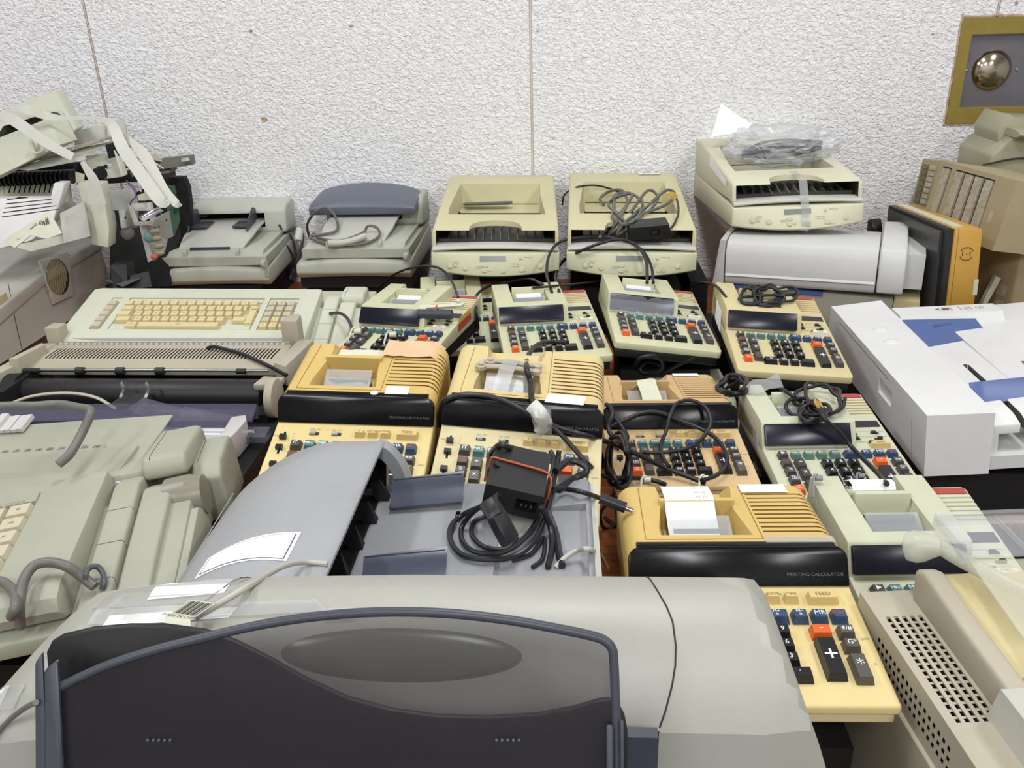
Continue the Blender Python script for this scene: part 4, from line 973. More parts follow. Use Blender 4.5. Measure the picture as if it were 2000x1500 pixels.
part('output_cover', lean(b, O), 'smoke', O)
b = NB(); c0 = wp(782, 1282, .3935); rings = []
for k in range(6):
    a = k/5*pi/2; rings.append([(c0.x+.076*cos(t_)*cos(a)+.0, .3945-.004*sin(a), c0.z+.0155*sin(t_)*cos(a)) for t_ in [i*2*pi/40 for i in range(40)]])
loft(b, rings, cap=True); part('finger_dimple', lean(b, O), 'smoke', O)
bk = [(92, 1300), (90, 1275), (100, 1255), (120, 1243), (180, 1229), (250, 1223), (320, 1223), (400, 1234), (460, 1255), (530, 1290), (600, 1330), (680, 1366), (760, 1388), (850, 1401), (950, 1404), (1050, 1398), (1120, 1385), (1170, 1370), (1190, 1368), (1208, 1378), (1220, 1400), (1226, 1430), (1226, 1560), (92, 1560)]
plate('input_tray', bk, .412, .004, 'smooth_black', O)
b = NB()
for (a0, a1, z0, z1) in ((70, 82, 1275, 1560), (88, 112, 1290, 1560)):
    p0 = wp(a0, z1, .39); p1 = wp(a1, z0, .39); prism(b, [(p0.x, p0.z), (p1.x+.004, p0.z), (p1.x, p1.z), (p0.x, p1.z-.006)], .389, .393, 'y')
bev(b, .001, 1); part('tray_post', lean(b, O), 'slate_dark', O)
b = NB(); p0 = wp(1185, 1640, .39); p1 = wp(1197, 1418, .39); prism(b, [(p0.x, p0.z), (p1.x, p0.z), (p1.x, p1.z), (p0.x, p1.z)], .388, .392, 'y')
p0 = wp(1212, 1640, .39); p1 = wp(1218, 1408, .39); prism(b, [(p0.x, p0.z), (p1.x, p0.z), (p1.x, p1.z), (p0.x, p1.z)], .388, .392, 'y'); bev(b, .0008, 1); part('tray_post', lean(b, O), 'slate_dark', O)
p0 = aty(1284, 1423, .436); p1 = aty(1150, 1640, .43); b = NB(); bx(b, p1.x, p0.x, .428, .437, max(.60, p1.z), p0.z); bev(b, .002, 1); part('bay_panel', W2(b, O), 'slate_dark', O)
for px0, n in ((290, 5), (970, 5)):
    b = NB()
    for k in range(n): p = wp(px0+11*k, 1445, .394); cyl(b, (p.x, .3945, p.z-.001), (p.x, .3925, p.z+.001), .0009, n=6)
    part('grip_dots', lean(b, O), 'slate_dark', O)
# base under the printer
b = NB(); bx(b, -.46, .10, .36, .565, .52, .718); bev(b, .004, 1); single('storage_crate', b, 'oyster_dark', 'grey crate under the large foreground printer', 'crate')
# ---------------------------------------------------------------- grey blue scanner with power brick
N = thing('flatbed_scanner', 'cool grey scanner with humped feeder and smoke paper guides, behind the foreground printer', 'scanner', (-.198, .628, .790), (-.2, -1.6, .2))
b = NB(); hexa(b, [(-.25, -.06, -.02), (.262, -.06, -.02), (.262, .46, -.02), (-.25, .46, -.02), (-.245, -.06, .052), (.262, -.06, .052), (.258, .46, .062), (-.245, .46, .052)]); bev(b, .006, 3); part('body', b, 'scan_top', N)
def hump(x):
    u = (x+.252)/.25
    return .058+.070*sin(min(1, max(0, u/.62))*pi/2)**.9+.008*u
b = NB(); rings = []
for j, y in enumerate((-.06, .1, .25, .38, .44, .458, .468)):
    drop = (0, 0, 0, 0, .003, .012, .03)[j]; r = []
    for i in range(19):
        u = i/18; x = -.252+.212*u; r.append((x, y, max(.048, hump(x)-drop)))
    r += [(-.036, y, max(.047, hump(-.042)-.003-drop)), (-.042, y, .046), (-.252, y, .040)]
    rings.append(r)
loft(b, rings); 
b = cut(b, [cprism([(-.085, .050), (.0, .050), (.0, .127), (-.050, .127), (-.075, .10)], -.1, .45, 'y', mi=1)])
c_ = NB(); bx(c_, -.25, -.205, .38, .50, .12, .14); c_.free()
part('feeder_cover', b, ['cool_grey', 'void'], N, 40)
# curved end of the feeder arch
b = NB(); rings = []
for y in (.425, .45, .468):
    r = []
    for i in range(9): a = i/8*pi/2; r.append((-.045+.040*sin(a), y, .056+.074*cos(a)*(1 if y < .46 else .8)))
    for i in range(9): a = (1-i/8)*pi/2; r.append((-.050+.030*sin(a), y, .050+.064*cos(a)*(1 if y < .46 else .8)))
    rings.append(r)
loft(b, rings); part('arch_end', b, 'cool_grey', N)
b = NB()
for k in range(6): hexa(b, [(-.075+.006*k, .05+.07*k, .05), (-.055+.006*k, .05+.07*k, .05), (-.055+.006*k, .07+.07*k, .05), (-.075+.006*k, .07+.07*k, .05), (-.075+.004*k, .05+.07*k, .085), (-.058+.004*k, .05+.07*k, .09), (-.06+.004*k, .06+.07*k, .088), (-.075+.004*k, .06+.07*k, .08)])
bx(b, -.085, -.045, -.05, .42, .052, .06); part('feed_mechanism', b, 'black_matte', N)
b = NB(); strip(b, [(-.249, .40, .070), (-.238, .20, .074), (-.232, .0, .075)], .0012, nrm=(0, 0, 1)); part('cover_seam', b, 'oyster_dark', N)
b = NB(); rings = []
for j, y in enumerate((-.06, .15, .30, .37, .455)):
    rings.append([(-.045, y, .060), (.10, y, .064), (.20, y, .066), (.246, y, .072), (.252, y, .066), (.252, y, .048), (-.045, y, .048)])
loft(b, rings); bev(b, .003, 2, 40)
b = cut(b, [cbx(.069, .075, .30, .365, .04, .1), cbx(.064, .070, .18, .235, .04, .1), cprism([(.13, .058), (.244, .062), (.244, .1), (.13, .1)], -.07, .375, 'y', mi=0)])
part('input_tray', b, ['tray_grey_shaded', 'void'] if 'tray_grey_shaded' in MATS else ['cool_grey', 'void'], N)
for y0, h_ in ((.36, .0), (.142, 0)):
    b = NB(); rings = []
    for i in range(9):
        u = i/8; x = -.022+.098*u; z = .067+.004*u; up = .030+.004*sin(u*pi/2)
        rings.append([(x, y0+.012*u, z), (x, y0+.034+.012*u, z+.008), (x, y0+.046+.014*u, z+up*.75), (x, y0+.044+.014*u, z+up*.78), (x, y0+.032+.012*u, z+.011), (x, y0+.012*u, z+.003)])
    loft(b, rings); part('paper_guide', b, 'smoke_slate', N)
    b = NB()
    for k in range(4): strip(b, [(-.02+.094*u, y0+.037+.012*u+.002*k, .077+.004*u+.0045*k) for u in (0, .5, 1)], .0014, nrm=(0, -1, .2), k=2)
    part('guide_ridges', b, 'slate_dark', bpy.data.objects[C.objects[-1].name])
L1_ = [(-.195, .12, hump(-.195)), (-.085, .13, hump(-.085)), (-.085, .182, hump(-.085)), (-.197, .18, hump(-.197))]
b = NB(); rows = []
for lay, m_, ins in ((0, 0, 0), (1, 1, .004), (2, 0, .0055)):
    g = []
    for i in range(9):
        u = i/8; x = -.202+ins+(.117-2*ins)*u; g.append([(x, .105+ins-.012*u+.012*(1-u), hump(x)+.0006+.0002*lay), (x, .162-ins-.006*u+.004, hump(x)+.0006+.0002*lay)])
    vv = [[b.verts.new(p) for p in r] for r in g]
    for i in range(8): f = b.faces.new((vv[i][0], vv[i+1][0], vv[i+1][1], vv[i][1])); f.material_index = m_
part('paper_label', b, ['white_paper', 'ink_dim'], N)
def scale_tree(o):
    for c in o.children:
        for v in c.data.vertices: v.co.x *= .925; v.co.y *= .80
        scale_tree(c)
scale_tree(N)
# ---------------------------------------------------------------- white feeder unit right
I = thing('document_feeder', 'large white document feeder with blue paper guides and long raised ridge', 'document feeder', (.706, 1.385, .627), (-2.1, -1.5, -5.8))
b = NB(); hexa(b, [(-.056, .01, 0), (.052, .005, 0), (.052, .68, .0), (-.070, .68, .0), (-.050, .028, .112), (.058, .012, .116), (.058, .675, .116), (-.060, .675, .112)]); bev(b, .007, 4)
b = cut(b, [cbx(-.08, -.050, .205, .285, .050, .082, mi=0), cprism([(.10, .098), (.60, .098), (.60, .0965), (.10, .0965)], -.09, -.0545, mi=1), cprism([(.10, .098), (.1015, .098), (.075, .01), (.0735, .01)], -.09, -.0535, mi=1)])
part('ridge_cover', b, ['white_plastic', 'groove_dark'], I)
for y in (.48, .40):
    b = NB(); lathe(b, (.0, y, .114), (0, 0, 1), [(.017, -.001), (.014, .0015), (.008, .0035), (0, .004)], 20); part('cover_bump', b, 'white_plastic', I)
b = NB(); prism(b, [(.03, 0), (.66, 0), (.66, .085), (.60, .088), (.14, .092), (.06, .090), (.03, .082)], .060, .60)
b = cut(b, [cbx(.110, .121, .16, .30, .06, .15), cbx(.110, .121, .0, .125, .06, .15), cbx(.075, .62, -.05, .10, .028, .064, mi=2)]); bev(b, .0015, 1, 60)
part('paper_tray', b, ['white_plastic', 'rib_grey', 'white_plastic'], I)
b = NB(); bx(b, .059, .60, .02, .10, 0, .026); bev(b, .003, 1); part('output_tray', b, 'white_plastic', I)
b = NB(); hexa(b, [(.060, .525, .085), (.29, .535, .085), (.29, .61, .085), (.06, .61, .085), (.062, .545, .118), (.287, .550, .108), (.287, .605, .108), (.062, .605, .118)]); bev(b, .003, 2)
T = Matrix.Translation((0, 0, .0006))
fr = frame((.17, .578, .1145), (1, 0, -.043), (0, 1, 0)); 
for (x0, x1, y0, y1) in ((-.012, .016, -.010, -.009), (-.012, .016, .009, .010), (-.012, -.011, -.01, .01), (.015, .016, -.01, .01), (.034, .035, -.014, .014), (-.005, .011, -.004, .004), (-.02, -.012, -.002, .002)): add_faces(b, [(x0, y0, 0), (x1, y0, 0), (x1, y1, 0), (x0, y1, 0)], [(0, 1, 2, 3)], 1, fr)
for cx in (.052, .078):
    for k in range(20):
        a0, a1 = k*pi/10, (k+1)*pi/10; add_faces(b, [(cx+.009*cos(a0), .009*sin(a0), 0), (cx+.009*cos(a1), .009*sin(a1), 0), (cx+.0082*cos(a1), .0082*sin(a1), 0), (cx+.0082*cos(a0), .0082*sin(a0), 0)], [(0, 1, 2, 3)], 1, fr)
    add_faces(b, [(cx-.006, -.0055, 0), (cx-.005, -.0062, 0), (cx+.006, .0055, 0), (cx+.005, .0062, 0)], [(0, 1, 2, 3)], 1, fr)
part('rear_bar', b, ['white_plastic', 'ink_dim'], I)
b = NB(); hexa(b, [(.062, .44, .088), (.225, .475, .086), (.225, .482, .086), (.062, .53, .088), (.064, .47, .094), (.215, .490, .092), (.215, .515, .108), (.064, .535, .112)]); bev(b, .0012, 1)
hexa(b, [(.062, .405, .0895), (.212, .445, .0885), (.222, .478, .087), (.062, .445, .0895), (.062, .406, .092), (.21, .446, .091), (.22, .478, .09), (.062, .448, .094)]); part('paper_guide', b, 'blue', I)
b = NB()
for k in range(6): strip(b, [(.118, .494+.0008*k, .0965+.0022*k), (.160, .500+.0006*k, .0955+.0022*k)], .0007, nrm=(0, -1, 1), k=1)
part('guide_ridges', b, 'slate_dark', C.objects[-1])
b = NB(); rings = []
for i in range(10):
    u = i/9; x = .060+.26*u; yc = .105+.03*u; rings.append([(x, yc, .088), (x, yc+.004, .088), (x, yc+.034+.012*u, .092+.028*(1-.4*u)), (x, yc+.030+.012*u, .094+.028*(1-.4*u))])
loft(b, rings); bev(b, .0012, 1, 60); part('paper_guide', b, 'blue', I)
b = NB(); bx(b, .16, .60, .20, .52, .0905, .0925); bev(b, .0008, 1)
for cx in (.215, .30): add_faces(b, [(cx, .26, .0927), (cx+.02, .26, .0927), (cx+.02, .285, .0927), (cx, .285, .0927)], [(0, 1, 2, 3)], 1)
part('tray_pad', b, ['white_plastic', 'ink_dim'], I)
b = NB(); bx(b, -.045, .58, .05, .62, -.108, -.022); single('black_plinth', b, 'black_matte', 'black plinth beneath the white document feeder', 'plinth'); o = C.objects[-1]; o.location = (.706, 1.385, .629); o.rotation_euler = (0, 0, R(-2.1))
# ---------------------------------------------------------------- beige vented machine front right
P_ = thing('label_printer', 'beige machine with rows of small vents and clear paper arms at the front right corner', 'printer', (.479, .561, .469), (6.1, .8, 1.2))
H = .37
b = NB(); bx(b, -.15, .36, -.30, .227, .056, H); bev(b, .007, 4); 
cs = []
for r in range(5):
    for k in range(17):
        y = .186-.0083*k; x = -.141+.0083*r; cs.append(cbx(x, x+.0046, y-.0052, y, H-.012, H-.0015, mi=1))
for r in range(5): x = -.141+.0083*r; cs.append(cbx(x, x+.0046, .186-.0083*16-.006, .187, H-.002, H+.01, mi=0))
for r in range(3):
    for k in range(17):
        y = .176-.0086*k-.0022*r; z = H-.016-.0095*r; cs.append(cbx(-.16, -.1455, y-.0042, y, z-.0045, z, mi=1))
b = cut(b, cs); part('case', b, ['beige', 'void'], P_, 30)
b = NB(); prism(b, [(-.30, .060), (.222, .060), (.222, .28), (.21, .318), (-.30, .318)], -.1535, -.148); bev(b, .002, 1); part('side_cover', b, 'beige', P_)
b = NB()
hexa(b, [(-.150, -.30, H-.001), (-.140, -.30, H-.001), (-.140, .227, H-.001), (-.150, .227, H-.001), (-.148, -.30, H+.0), (-.142, -.3, H+.0), (-.142, .2, H), (-.148, .2, H)]); b.free()
b = NB(); prism(b, [(-.30, H-.002), (.215, H-.002), (.222, H+.032), (.205, H+.040), (.13, H+.034), (-.30, H+.020)], -.100, -.078); bev(b, .005, 3, 40); part('raised_wall', b, 'beige', P_)
b = NB(); prism(b, [(-.30, H-.002), (.227, H-.002), (.215, H+.028), (.16, H+.020), (.12, H+.012), (.09, H+.004), (-.30, H+.002)], -.080, .33); bx(b, -.078, .33, .086, .089, H, H+.010); part('paper_bed', b, 'cream_yellow', P_)
b = NB(); bx(b, -.112, .1, -.20, .054, H-.01, H+.034, tx=.004, ty=.004); bev(b, .006, 3); part('corner_block', b, 'warm_grey', P_)
b = NB(); bx(b, -.082, .0, -.12, .046, .0, .0006); b.free()
sticker(P_, [(-.088, -.12, H+.0342), (-.02, -.12, H+.0342), (-.02, .034, H+.0342), (-.070, .034, H+.0342)])
clear('film_shelf', (225, 228, 232), .10, .20); clear('frost_deck', (226, 224, 205), .3, .30)
# clear paper arm
b = NB(); tube(b, [(-.092, .245, H+.050), (-.080, .236, H+.055), (-.062, .215, H+.050), (-.035, .180, H+.046), (.0, .135, H+.044), (.05, .07, H+.040), (.10, .0, H+.035)], .0082, 14, 5)
lathe(b, (-.098, .243, H+.045), (.6, -.45, .25), [(.004, -.006), (.015, -.002), (.017, .006), (.016, .014), (.011, .024), (.008, .032)], 20); part('paper_arm', b, 'frosted', P_)
b = NB(); prism(b, [(.20, H+.058), (.262, H+.064), (.262, H+.067), (.20, H+.061)], -.065, .30); bx(b, -.066, -.058, .20, .262, H+.052, H+.072); bx(b, -.066, .30, .256, .262, H+.060, H+.074)
for x in (.0, .05, .12): bx(b, x, x+.0015, .20, .262, H+.062, H+.068)
bev(b, .0008, 1); part('paper_shelf', b, 'film_shelf', P_)
b = NB(); prism(b, [(.10, H+.040), (.20, H+.054), (.20, H+.056), (.10, H+.042)], -.058, .30); part('clear_deck', b, 'frost_deck', P_)
# ---------------------------------------------------------------- left: large office printer
def onpl(o, ax, val, px, py):
    m = o.matrix_basis.inverted(); oo = m @ Vector((0, 0, CAMZ)); d = m.to_3x3() @ ray(px, py)
    return oo+d*((val-oo[ax])/d[ax])
LP = thing('office_printer', 'large grey office printer with oval vent grille at the left edge', 'printer', (-1.732, 2.231, .557), (-9, 4.5, -.6))
b = NB(); bx(b, -.5, .195, -.30, .455, -.010, .135); bev(b, .006, 3); part('body', b, 'warm_grey', LP)
b = NB(); prism(b, [(-.30, .040), (-.05, .085), (.20, .128), (.455, .136), (.455, .172), (.20, .165), (-.02, .135), (-.30, .115)], -.5, .202); bev(b, .008, 4, 30); part('top_cover', b, 'warm_grey', LP)
q = [onpl(LP, 0, .197, *p) for p in ((73, 509), (129, 491), (141, 576), (101, 594))]
b = NB(); add_faces(b, [V(.196, p.y, p.z) for p in q]+[V(.206, p.y, p.z) for p in q], [(0, 1, 2, 3), (7, 6, 5, 4), (0, 4, 5, 1), (1, 5, 6, 2), (2, 6, 7, 3), (3, 7, 4, 0)]); bmesh.ops.recalc_face_normals(b, faces=b.faces); bev(b, .002, 2, 30)
c0 = onpl(LP, 0, .206, 113, 541); ra = (onpl(LP, 0, .206, 113, 505)-onpl(LP, 0, .206, 113, 578)).length/2; rb = (onpl(LP, 0, .206, 91, 541)-onpl(LP, 0, .206, 135, 541)).length/2
el = [(c0.y+rb*cos(k*pi/16), c0.z+ra*sin(k*pi/16)) for k in range(32)]
b = cut(b, [cprism(el, .19, .3, 'x', mi=1)]); vf = part('vent_frame', b, ['warm_grey', 'groove_dark'], LP)
b = NB()
for k in range(-4, 5):
    y = c0.y+k*rb/4.6; hh = ra*sqrt(max(0, 1-(k/4.6)**2)); s_ = .28*hh
    hexa(b, [(.194, y-.0022-s_, c0.z-hh), (.204, y-.0022-s_, c0.z-hh), (.204, y+.0022-s_, c0.z-hh), (.194, y+.0022-s_, c0.z-hh), (.194, y-.0022+s_, c0.z+hh), (.204, y-.0022+s_, c0.z+hh), (.204, y+.0022+s_, c0.z+hh), (.194, y+.0022+s_, c0.z+hh)])
part('vent_slats', b, 'beige_dirty', vf)
b = NB(); sp = [onpl(LP, 0, .1955, *p) for p in ((16, 554), (25, 600), (35, 650), (48, 700))]; tube(b, sp, .0009, 6, 2); sp = [onpl(LP, 0, .1955, *p) for p in ((131, 500), (165, 490), (203, 481))]; tube(b, sp, .0009, 6, 1); part('panel_seam', b, 'groove_dark', LP)
q = onpl(LP, 0, .196, 6, 590); b = NB(); bx(b, .194, .1975, q.y-.02, q.y+.02, q.z-.02, q.z+.02); bev(b, .001, 1); part('port_cover', b, 'cream_yellow', LP)
# ---------------------------------------------------------------- helpers for the scrap pile
def slab(b, pts, th, mi=0, d=(0, 1, 0)):
    """flat piece: corners given as (px, py, distance), thickness th along d"""
    P = [aty(p[0], p[1], p[2]) for p in pts]; n = len(P); D_ = Vector(d)*th
    f = add_faces(b, P+[p+D_ for p in P], [tuple(range(n)), tuple(range(2*n-1, n-1, -1))]+[(i, n+i, n+(i+1) % n, (i+1) % n) for i in range(n)], mi)
    bmesh.ops.recalc_face_normals(b, faces=f); return f
def W0(b, o): bmesh.ops.transform(b, matrix=o.matrix_basis.inverted(), verts=b.verts); return b
def rod(b, p, q, r, n=12, mi=0): cyl(b, aty(*p), aty(*q), r, n=n, mi=mi)
# open white printer body on top of it
t = thing('opened_printer', 'opened white printer body with louvred lid and slotted rear wall on the office printer', 'printer', tuple(aty(100, 500, 2.42)))
b = NB(); slab(b, [(-60, 362, 2.62), (131, 359, 2.62), (135, 392, 2.60), (150, 440, 2.55), (-60, 440, 2.55)], .02); b = cut(b, [(lambda c: (slab(c, [(x, 366, 2.55), (x+2.6, 366, 2.55), (x+3.8, 384, 2.55), (x+1.2, 384, 2.55)], .2, 1), c)[1])(NB()) for x in range(-6, 128, 10)])
part('slotted_wall', W0(b, t), ['beige_pale', 'void'], t)
b = NB(); slab(b, [(-60, 388, 2.35), (98, 387, 2.40), (105, 357, 2.42), (127, 357, 2.44), (117, 392, 2.41), (104, 436, 2.37), (60, 470, 2.30), (-60, 500, 2.28)], .035); bev(b, .003, 2, 40)
cs = []
for k in range(7): c = NB(); slab(c, [(-60, 400+8*k, 2.2), (69-3*k, 397+7*k, 2.2), (69-3*k, 398.6+7*k, 2.2), (-60, 401.8+8*k, 2.2)], .20, 1); cs.append(c)
b = cut(b, cs); part('louvred_lid', W0(b, t), ['white_plastic', 'groove_dark'], t)
b = NB(); slab(b, [(116, 417, 2.36), (163, 394, 2.40), (176, 462, 2.36), (124, 476, 2.30)], .006); slab(b, [(163, 394, 2.40), (122, 397, 2.56), (126, 420, 2.56), (165, 400, 2.40)], .006); bev(b, .001, 1); part('side_wall', W0(b, t), 'warm_grey', t)
b = NB(); slab(b, [(20, 480, 2.28), (122, 462, 2.34), (128, 475, 2.32), (60, 492, 2.26)], .02); bev(b, .002, 1); part('front_lip', W0(b, t), 'beige_pale', t)
b = NB(); slab(b, [(150, 358, 2.46), (195, 359, 2.44), (204, 395, 2.42), (213, 445, 2.40), (211, 484, 2.38), (180, 478, 2.38), (165, 420, 2.42)], .05); bev(b, .003, 2, 40); part('side_panel', W0(b, t), 'beige_pale', t)
b = NB(); rod(b, (-60, 352, 2.60), (148, 343, 2.64), .020, 20)
for x in range(-40, 145, 9): rod(b, (x, 351-x*.04, 2.60), (x+2.5, 351-x*.04, 2.60), .0210, 16)
bev(b, .0005, 1, 70); part('feed_roller', W0(b, t), 'black', t)
b = NB(); rod(b, (-60, 338, 2.66), (150, 328, 2.70), .018, 16); slab(b, [(-60, 322, 2.72), (155, 318, 2.72), (170, 350, 2.70), (-60, 362, 2.68)], .02); part('roller_housing', W0(b, t), 'black_matte', t)
b = NB(); slab(b, [(147, 336, 2.50), (165, 340, 2.50), (164, 358, 2.50), (148, 356, 2.50)], .001); part('tag', W0(b, t), 'yellowed_paper', t)
# piece with printed label
t = thing('labelled_casing', 'broken cream casing piece with printed barcode label, on the office printer', 'casing piece', tuple(aty(60, 470, 2.2)))
b = NB(); q4 = [(5, 470, 2.20), (90, 415, 2.22), (95, 417, 2.22), (118, 457, 2.16), (92, 467, 2.15), (60, 460, 2.16), (28, 485, 2.14)]; slab(b, q4, .010); bev(b, .001, 1)
fr = frame(aty(34, 474, 2.1685)+V(0, -.006, 0), aty(104, 436, 2.19)-aty(34, 474, 2.165), aty(20, 440, 2.20)-aty(34, 474, 2.165))
Ld = (aty(104, 436, 2.19)-aty(34, 474, 2.165)).length
for k, (s, z, yy) in enumerate((('Made in P.R.C.  220-240V~', .006, -.005), ('S/N 4107', .006, -.013), ('CE  FC  N', .011, .010))): text(b, s, z, fr @ Matrix.Translation((Ld*(.35, .35, .75)[k], yy+.012, .0014)), 1)
for i in range(16): add_faces(b, [(Ld*.45+.0035*i, .004, .0014), (Ld*.45+.0035*i+.0012+.0008*(i % 3), .004, .0014), (Ld*.45+.0035*i+.0012+.0008*(i % 3), .020, .0014), (Ld*.45+.0035*i, .020, .0014)], [(0, 1, 2, 3)], 1, fr)
part('casing', W0(b, t), ['yellowed_paper', 'ink'], t)
# loose beige cover at the top
t = thing('printer_cover', 'beige printer cover with round button tilted on top of the scrap pile, upper left', 'cover', tuple(aty(60, 300, 2.55)))
b = NB(); slab(b, [(-60, 240, 2.60), (15, 214, 2.62), (88, 225, 2.55), (118, 283, 2.45), (30, 328, 2.40), (-60, 372, 2.36)], .10); bev(b, .004, 2, 40)
b = cut(b, [(lambda c: (slab(c, [(-60, 262, 2.4), (20, 238, 2.4), (58, 228, 2.4), (56, 234, 2.4), (25, 250, 2.4), (-60, 285, 2.4)], .22, 1), c)[1])(NB())]); part('shell', W0(b, t), ['beige_pale', 'rib_grey'], t)
b = NB(); slab(b, [(14, 214, 2.64), (55, 196, 2.66), (108, 177, 2.70), (150, 251, 2.62), (112, 281, 2.56), (88, 225, 2.62)], .05); bev(b, .003, 2, 40); part('side_wing', W0(b, t), 'beige_pale', t)
b = NB(); p = aty(71, 284, 2.418); lathe(b, p, (0.1, -1, .3), [(.024, -.002), (.023, .002), (.018, .001), (.016, .000)], 20); cyl(b, p+V(0, -.001, 0), p+V(-.004, -.006, 0), .013, n=18); part('button', W0(b, t), 'beige_pale', t)
# stripped machine
t = thing('stripped_machine', 'stripped machine chassis with exposed metal plates, green circuit board and coloured rollers', 'machine chassis', tuple(aty(270, 560, 2.6)))
b = NB(); slab(b, [(330, 346, 2.80), (358, 346, 2.80), (366, 365, 2.80), (371, 400, 2.80), (371, 470, 2.76), (340, 470, 2.76)], .03); slab(b, [(214, 560, 2.50), (214, 400, 2.60), (330, 346, 2.80), (350, 470, 2.70), (330, 560, 2.56)], .02); slab(b, [(150, 345, 2.82), (330, 330, 2.84), (332, 352, 2.82), (150, 362, 2.80)], .05)
bev(b, .001, 1); part('black_frame', W0(b, t), 'black_matte', t)
b = NB(); slab(b, [(322, 362, 2.72), (341, 362, 2.74), (352, 430, 2.70), (340, 462, 2.66), (330, 450, 2.66)], .002)
rnd = random.Random(3)
for k in range(14): x = rnd.uniform(328, 345); y = rnd.uniform(370, 440); slab(b, [(x, y, 2.695), (x+3, y, 2.695), (x+3, y+4, 2.695), (x, y+4, 2.695)], .01, 1)
part('circuit_board', W0(b, t), ['pcb', 'slate_dark'], t)
b = NB(); slab(b, [(212, 375, 2.46), (262, 368, 2.50), (270, 400, 2.50), (268, 445, 2.48), (240, 446, 2.46), (232, 412, 2.46), (214, 410, 2.44)], .004); slab(b, [(231, 412, 2.45), (244, 412, 2.45), (247, 446, 2.44), (236, 446, 2.44)], .02); bev(b, .001, 1)
c = NB(); rod(c, (245, 425, 2.3), (245, 425, 2.6), .003); b = cut(b, [c]); part('metal_bracket', W0(b, t), 'zinc', t)
b = NB(); slab(b, [(272, 441, 2.46), (302, 430, 2.48), (330, 412, 2.54), (338, 462, 2.54), (300, 478, 2.48), (282, 470, 2.46)], .003); slab(b, [(272, 441, 2.455), (281, 440, 2.455), (299, 508, 2.42), (289, 512, 2.42)], .008); slab(b, [(281, 443, 2.46), (330, 455, 2.54), (322, 490, 2.50), (300, 510, 2.43)], .003)
rnd = random.Random(8); c = []
for k in range(10): x = rnd.uniform(285, 325); y = rnd.uniform(420, 470); cc = NB(); rod(cc, (x, y, 2.3), (x, y, 2.7), .0028, 8); c.append(cc)
b = cut(b, c); part('roller_plate', W0(b, t), 'zinc', t)
b = NB(); slab(b, [(249, 398, 2.44), (290, 396, 2.46), (293, 412, 2.44), (256, 412, 2.44)], .003); slab(b, [(249, 398, 2.44), (257, 398, 2.44), (272, 438, 2.42), (262, 440, 2.42)], .004); slab(b, [(262, 434, 2.42), (300, 432, 2.42), (300, 440, 2.42), (264, 441, 2.42)], .004); slab(b, [(284, 398, 2.45), (292, 398, 2.45), (300, 432, 2.43), (293, 433, 2.43)], .02); bev(b, .0008, 1)
part('bracket_frame', W0(b, t), 'warm_grey', t)
b = NB(); slab(b, [(272, 428, 2.38), (310, 408, 2.40), (316, 414, 2.40), (281, 433, 2.38)], .012); slab(b, [(270, 422, 2.385), (312, 402, 2.405), (313, 406, 2.40), (272, 427, 2.38)], .004); rod(b, (308, 412, 2.40), (330, 428, 2.40), .0015, 6); bev(b, .0008, 1); part('lock_bar', W0(b, t), 'steel', t)
mat('pad', (168, 156, 132), .7, bump=.1); mat('pad_blue', (116, 156, 150), .6, bump=.05); mat('pad_red', (206, 108, 88), .6, bump=.05)
for x, y in ((302, 452), (306, 466), (310, 481), (311, 495)):
    b = NB(); p = aty(x, y, 2.43); lathe(b, p+V(-.016, .006, -.002), (1, -.35, .15), [(.004, 0), (.008, .006), (.009, .018), (.007, .030), (.003, .036)], 14); part('roller', W0(b, t), 'pad', t)
b = NB(); lathe(b, aty(291, 463, 2.435), (.3, -1, .1), [(.016, 0), (.015, .008), (.010, .013), (0, .014)], 18); part('roller', W0(b, t), 'pad_blue', t, label='blue green roller')
b = NB(); lathe(b, aty(298, 502, 2.40), (1, -.6, .2), [(.006, 0), (.009, .004), (.008, .014), (.003, .018)], 12); part('roller', W0(b, t), 'pad_red', t, label='red roller')
b = NB(); lathe(b, aty(250, 455, 2.46), (.2, -1, .2), [(.020, 0), (.019, .01), (.012, .014), (.004, .016)], 16); part('gear', W0(b, t), 'cord_grey', t)
b = NB(); tube(b, [aty(250, 358, 2.5), aty(262, 372, 2.44), aty(265, 384, 2.42), aty(257, 392, 2.42), aty(254, 400, 2.43)], .002, 6); tube(b, [aty(246, 352, 2.5), aty(258, 362, 2.44), aty(266, 372, 2.43)], .0015, 6); part('purple_wire', W0(b, t), 'purple_wire', t)
b = NB(); slab(b, [(281, 371, 2.40), (284, 373, 2.40), (310, 393, 2.42), (284, 390, 2.40)], .004); slab(b, [(268, 382, 2.41), (284, 378, 2.41), (284, 392, 2.41), (270, 392, 2.41)], .015); part('white_clip', W0(b, t), 'yellowed_paper', t)
b = NB(); slab(b, [(214, 520, 2.40), (246, 516, 2.42), (250, 556, 2.40), (222, 566, 2.36)], .05); slab(b, [(246, 540, 2.42), (290, 530, 2.44), (296, 560, 2.42), (250, 566, 2.40)], .004); part('lower_plate', W0(b, t), 'black', t)
b = NB(); bx(b, -.14, .12, .02, .25, -.06, .0); bev(b, .004, 1); part('lower_frame', b, 'black_matte', t)
b = NB(); slab(b, [(205, 548, 2.40), (262, 535, 2.46), (285, 540, 2.44), (240, 560, 2.36)], .003); part('loose_plate', W0(b, t), 'rib_grey', t)
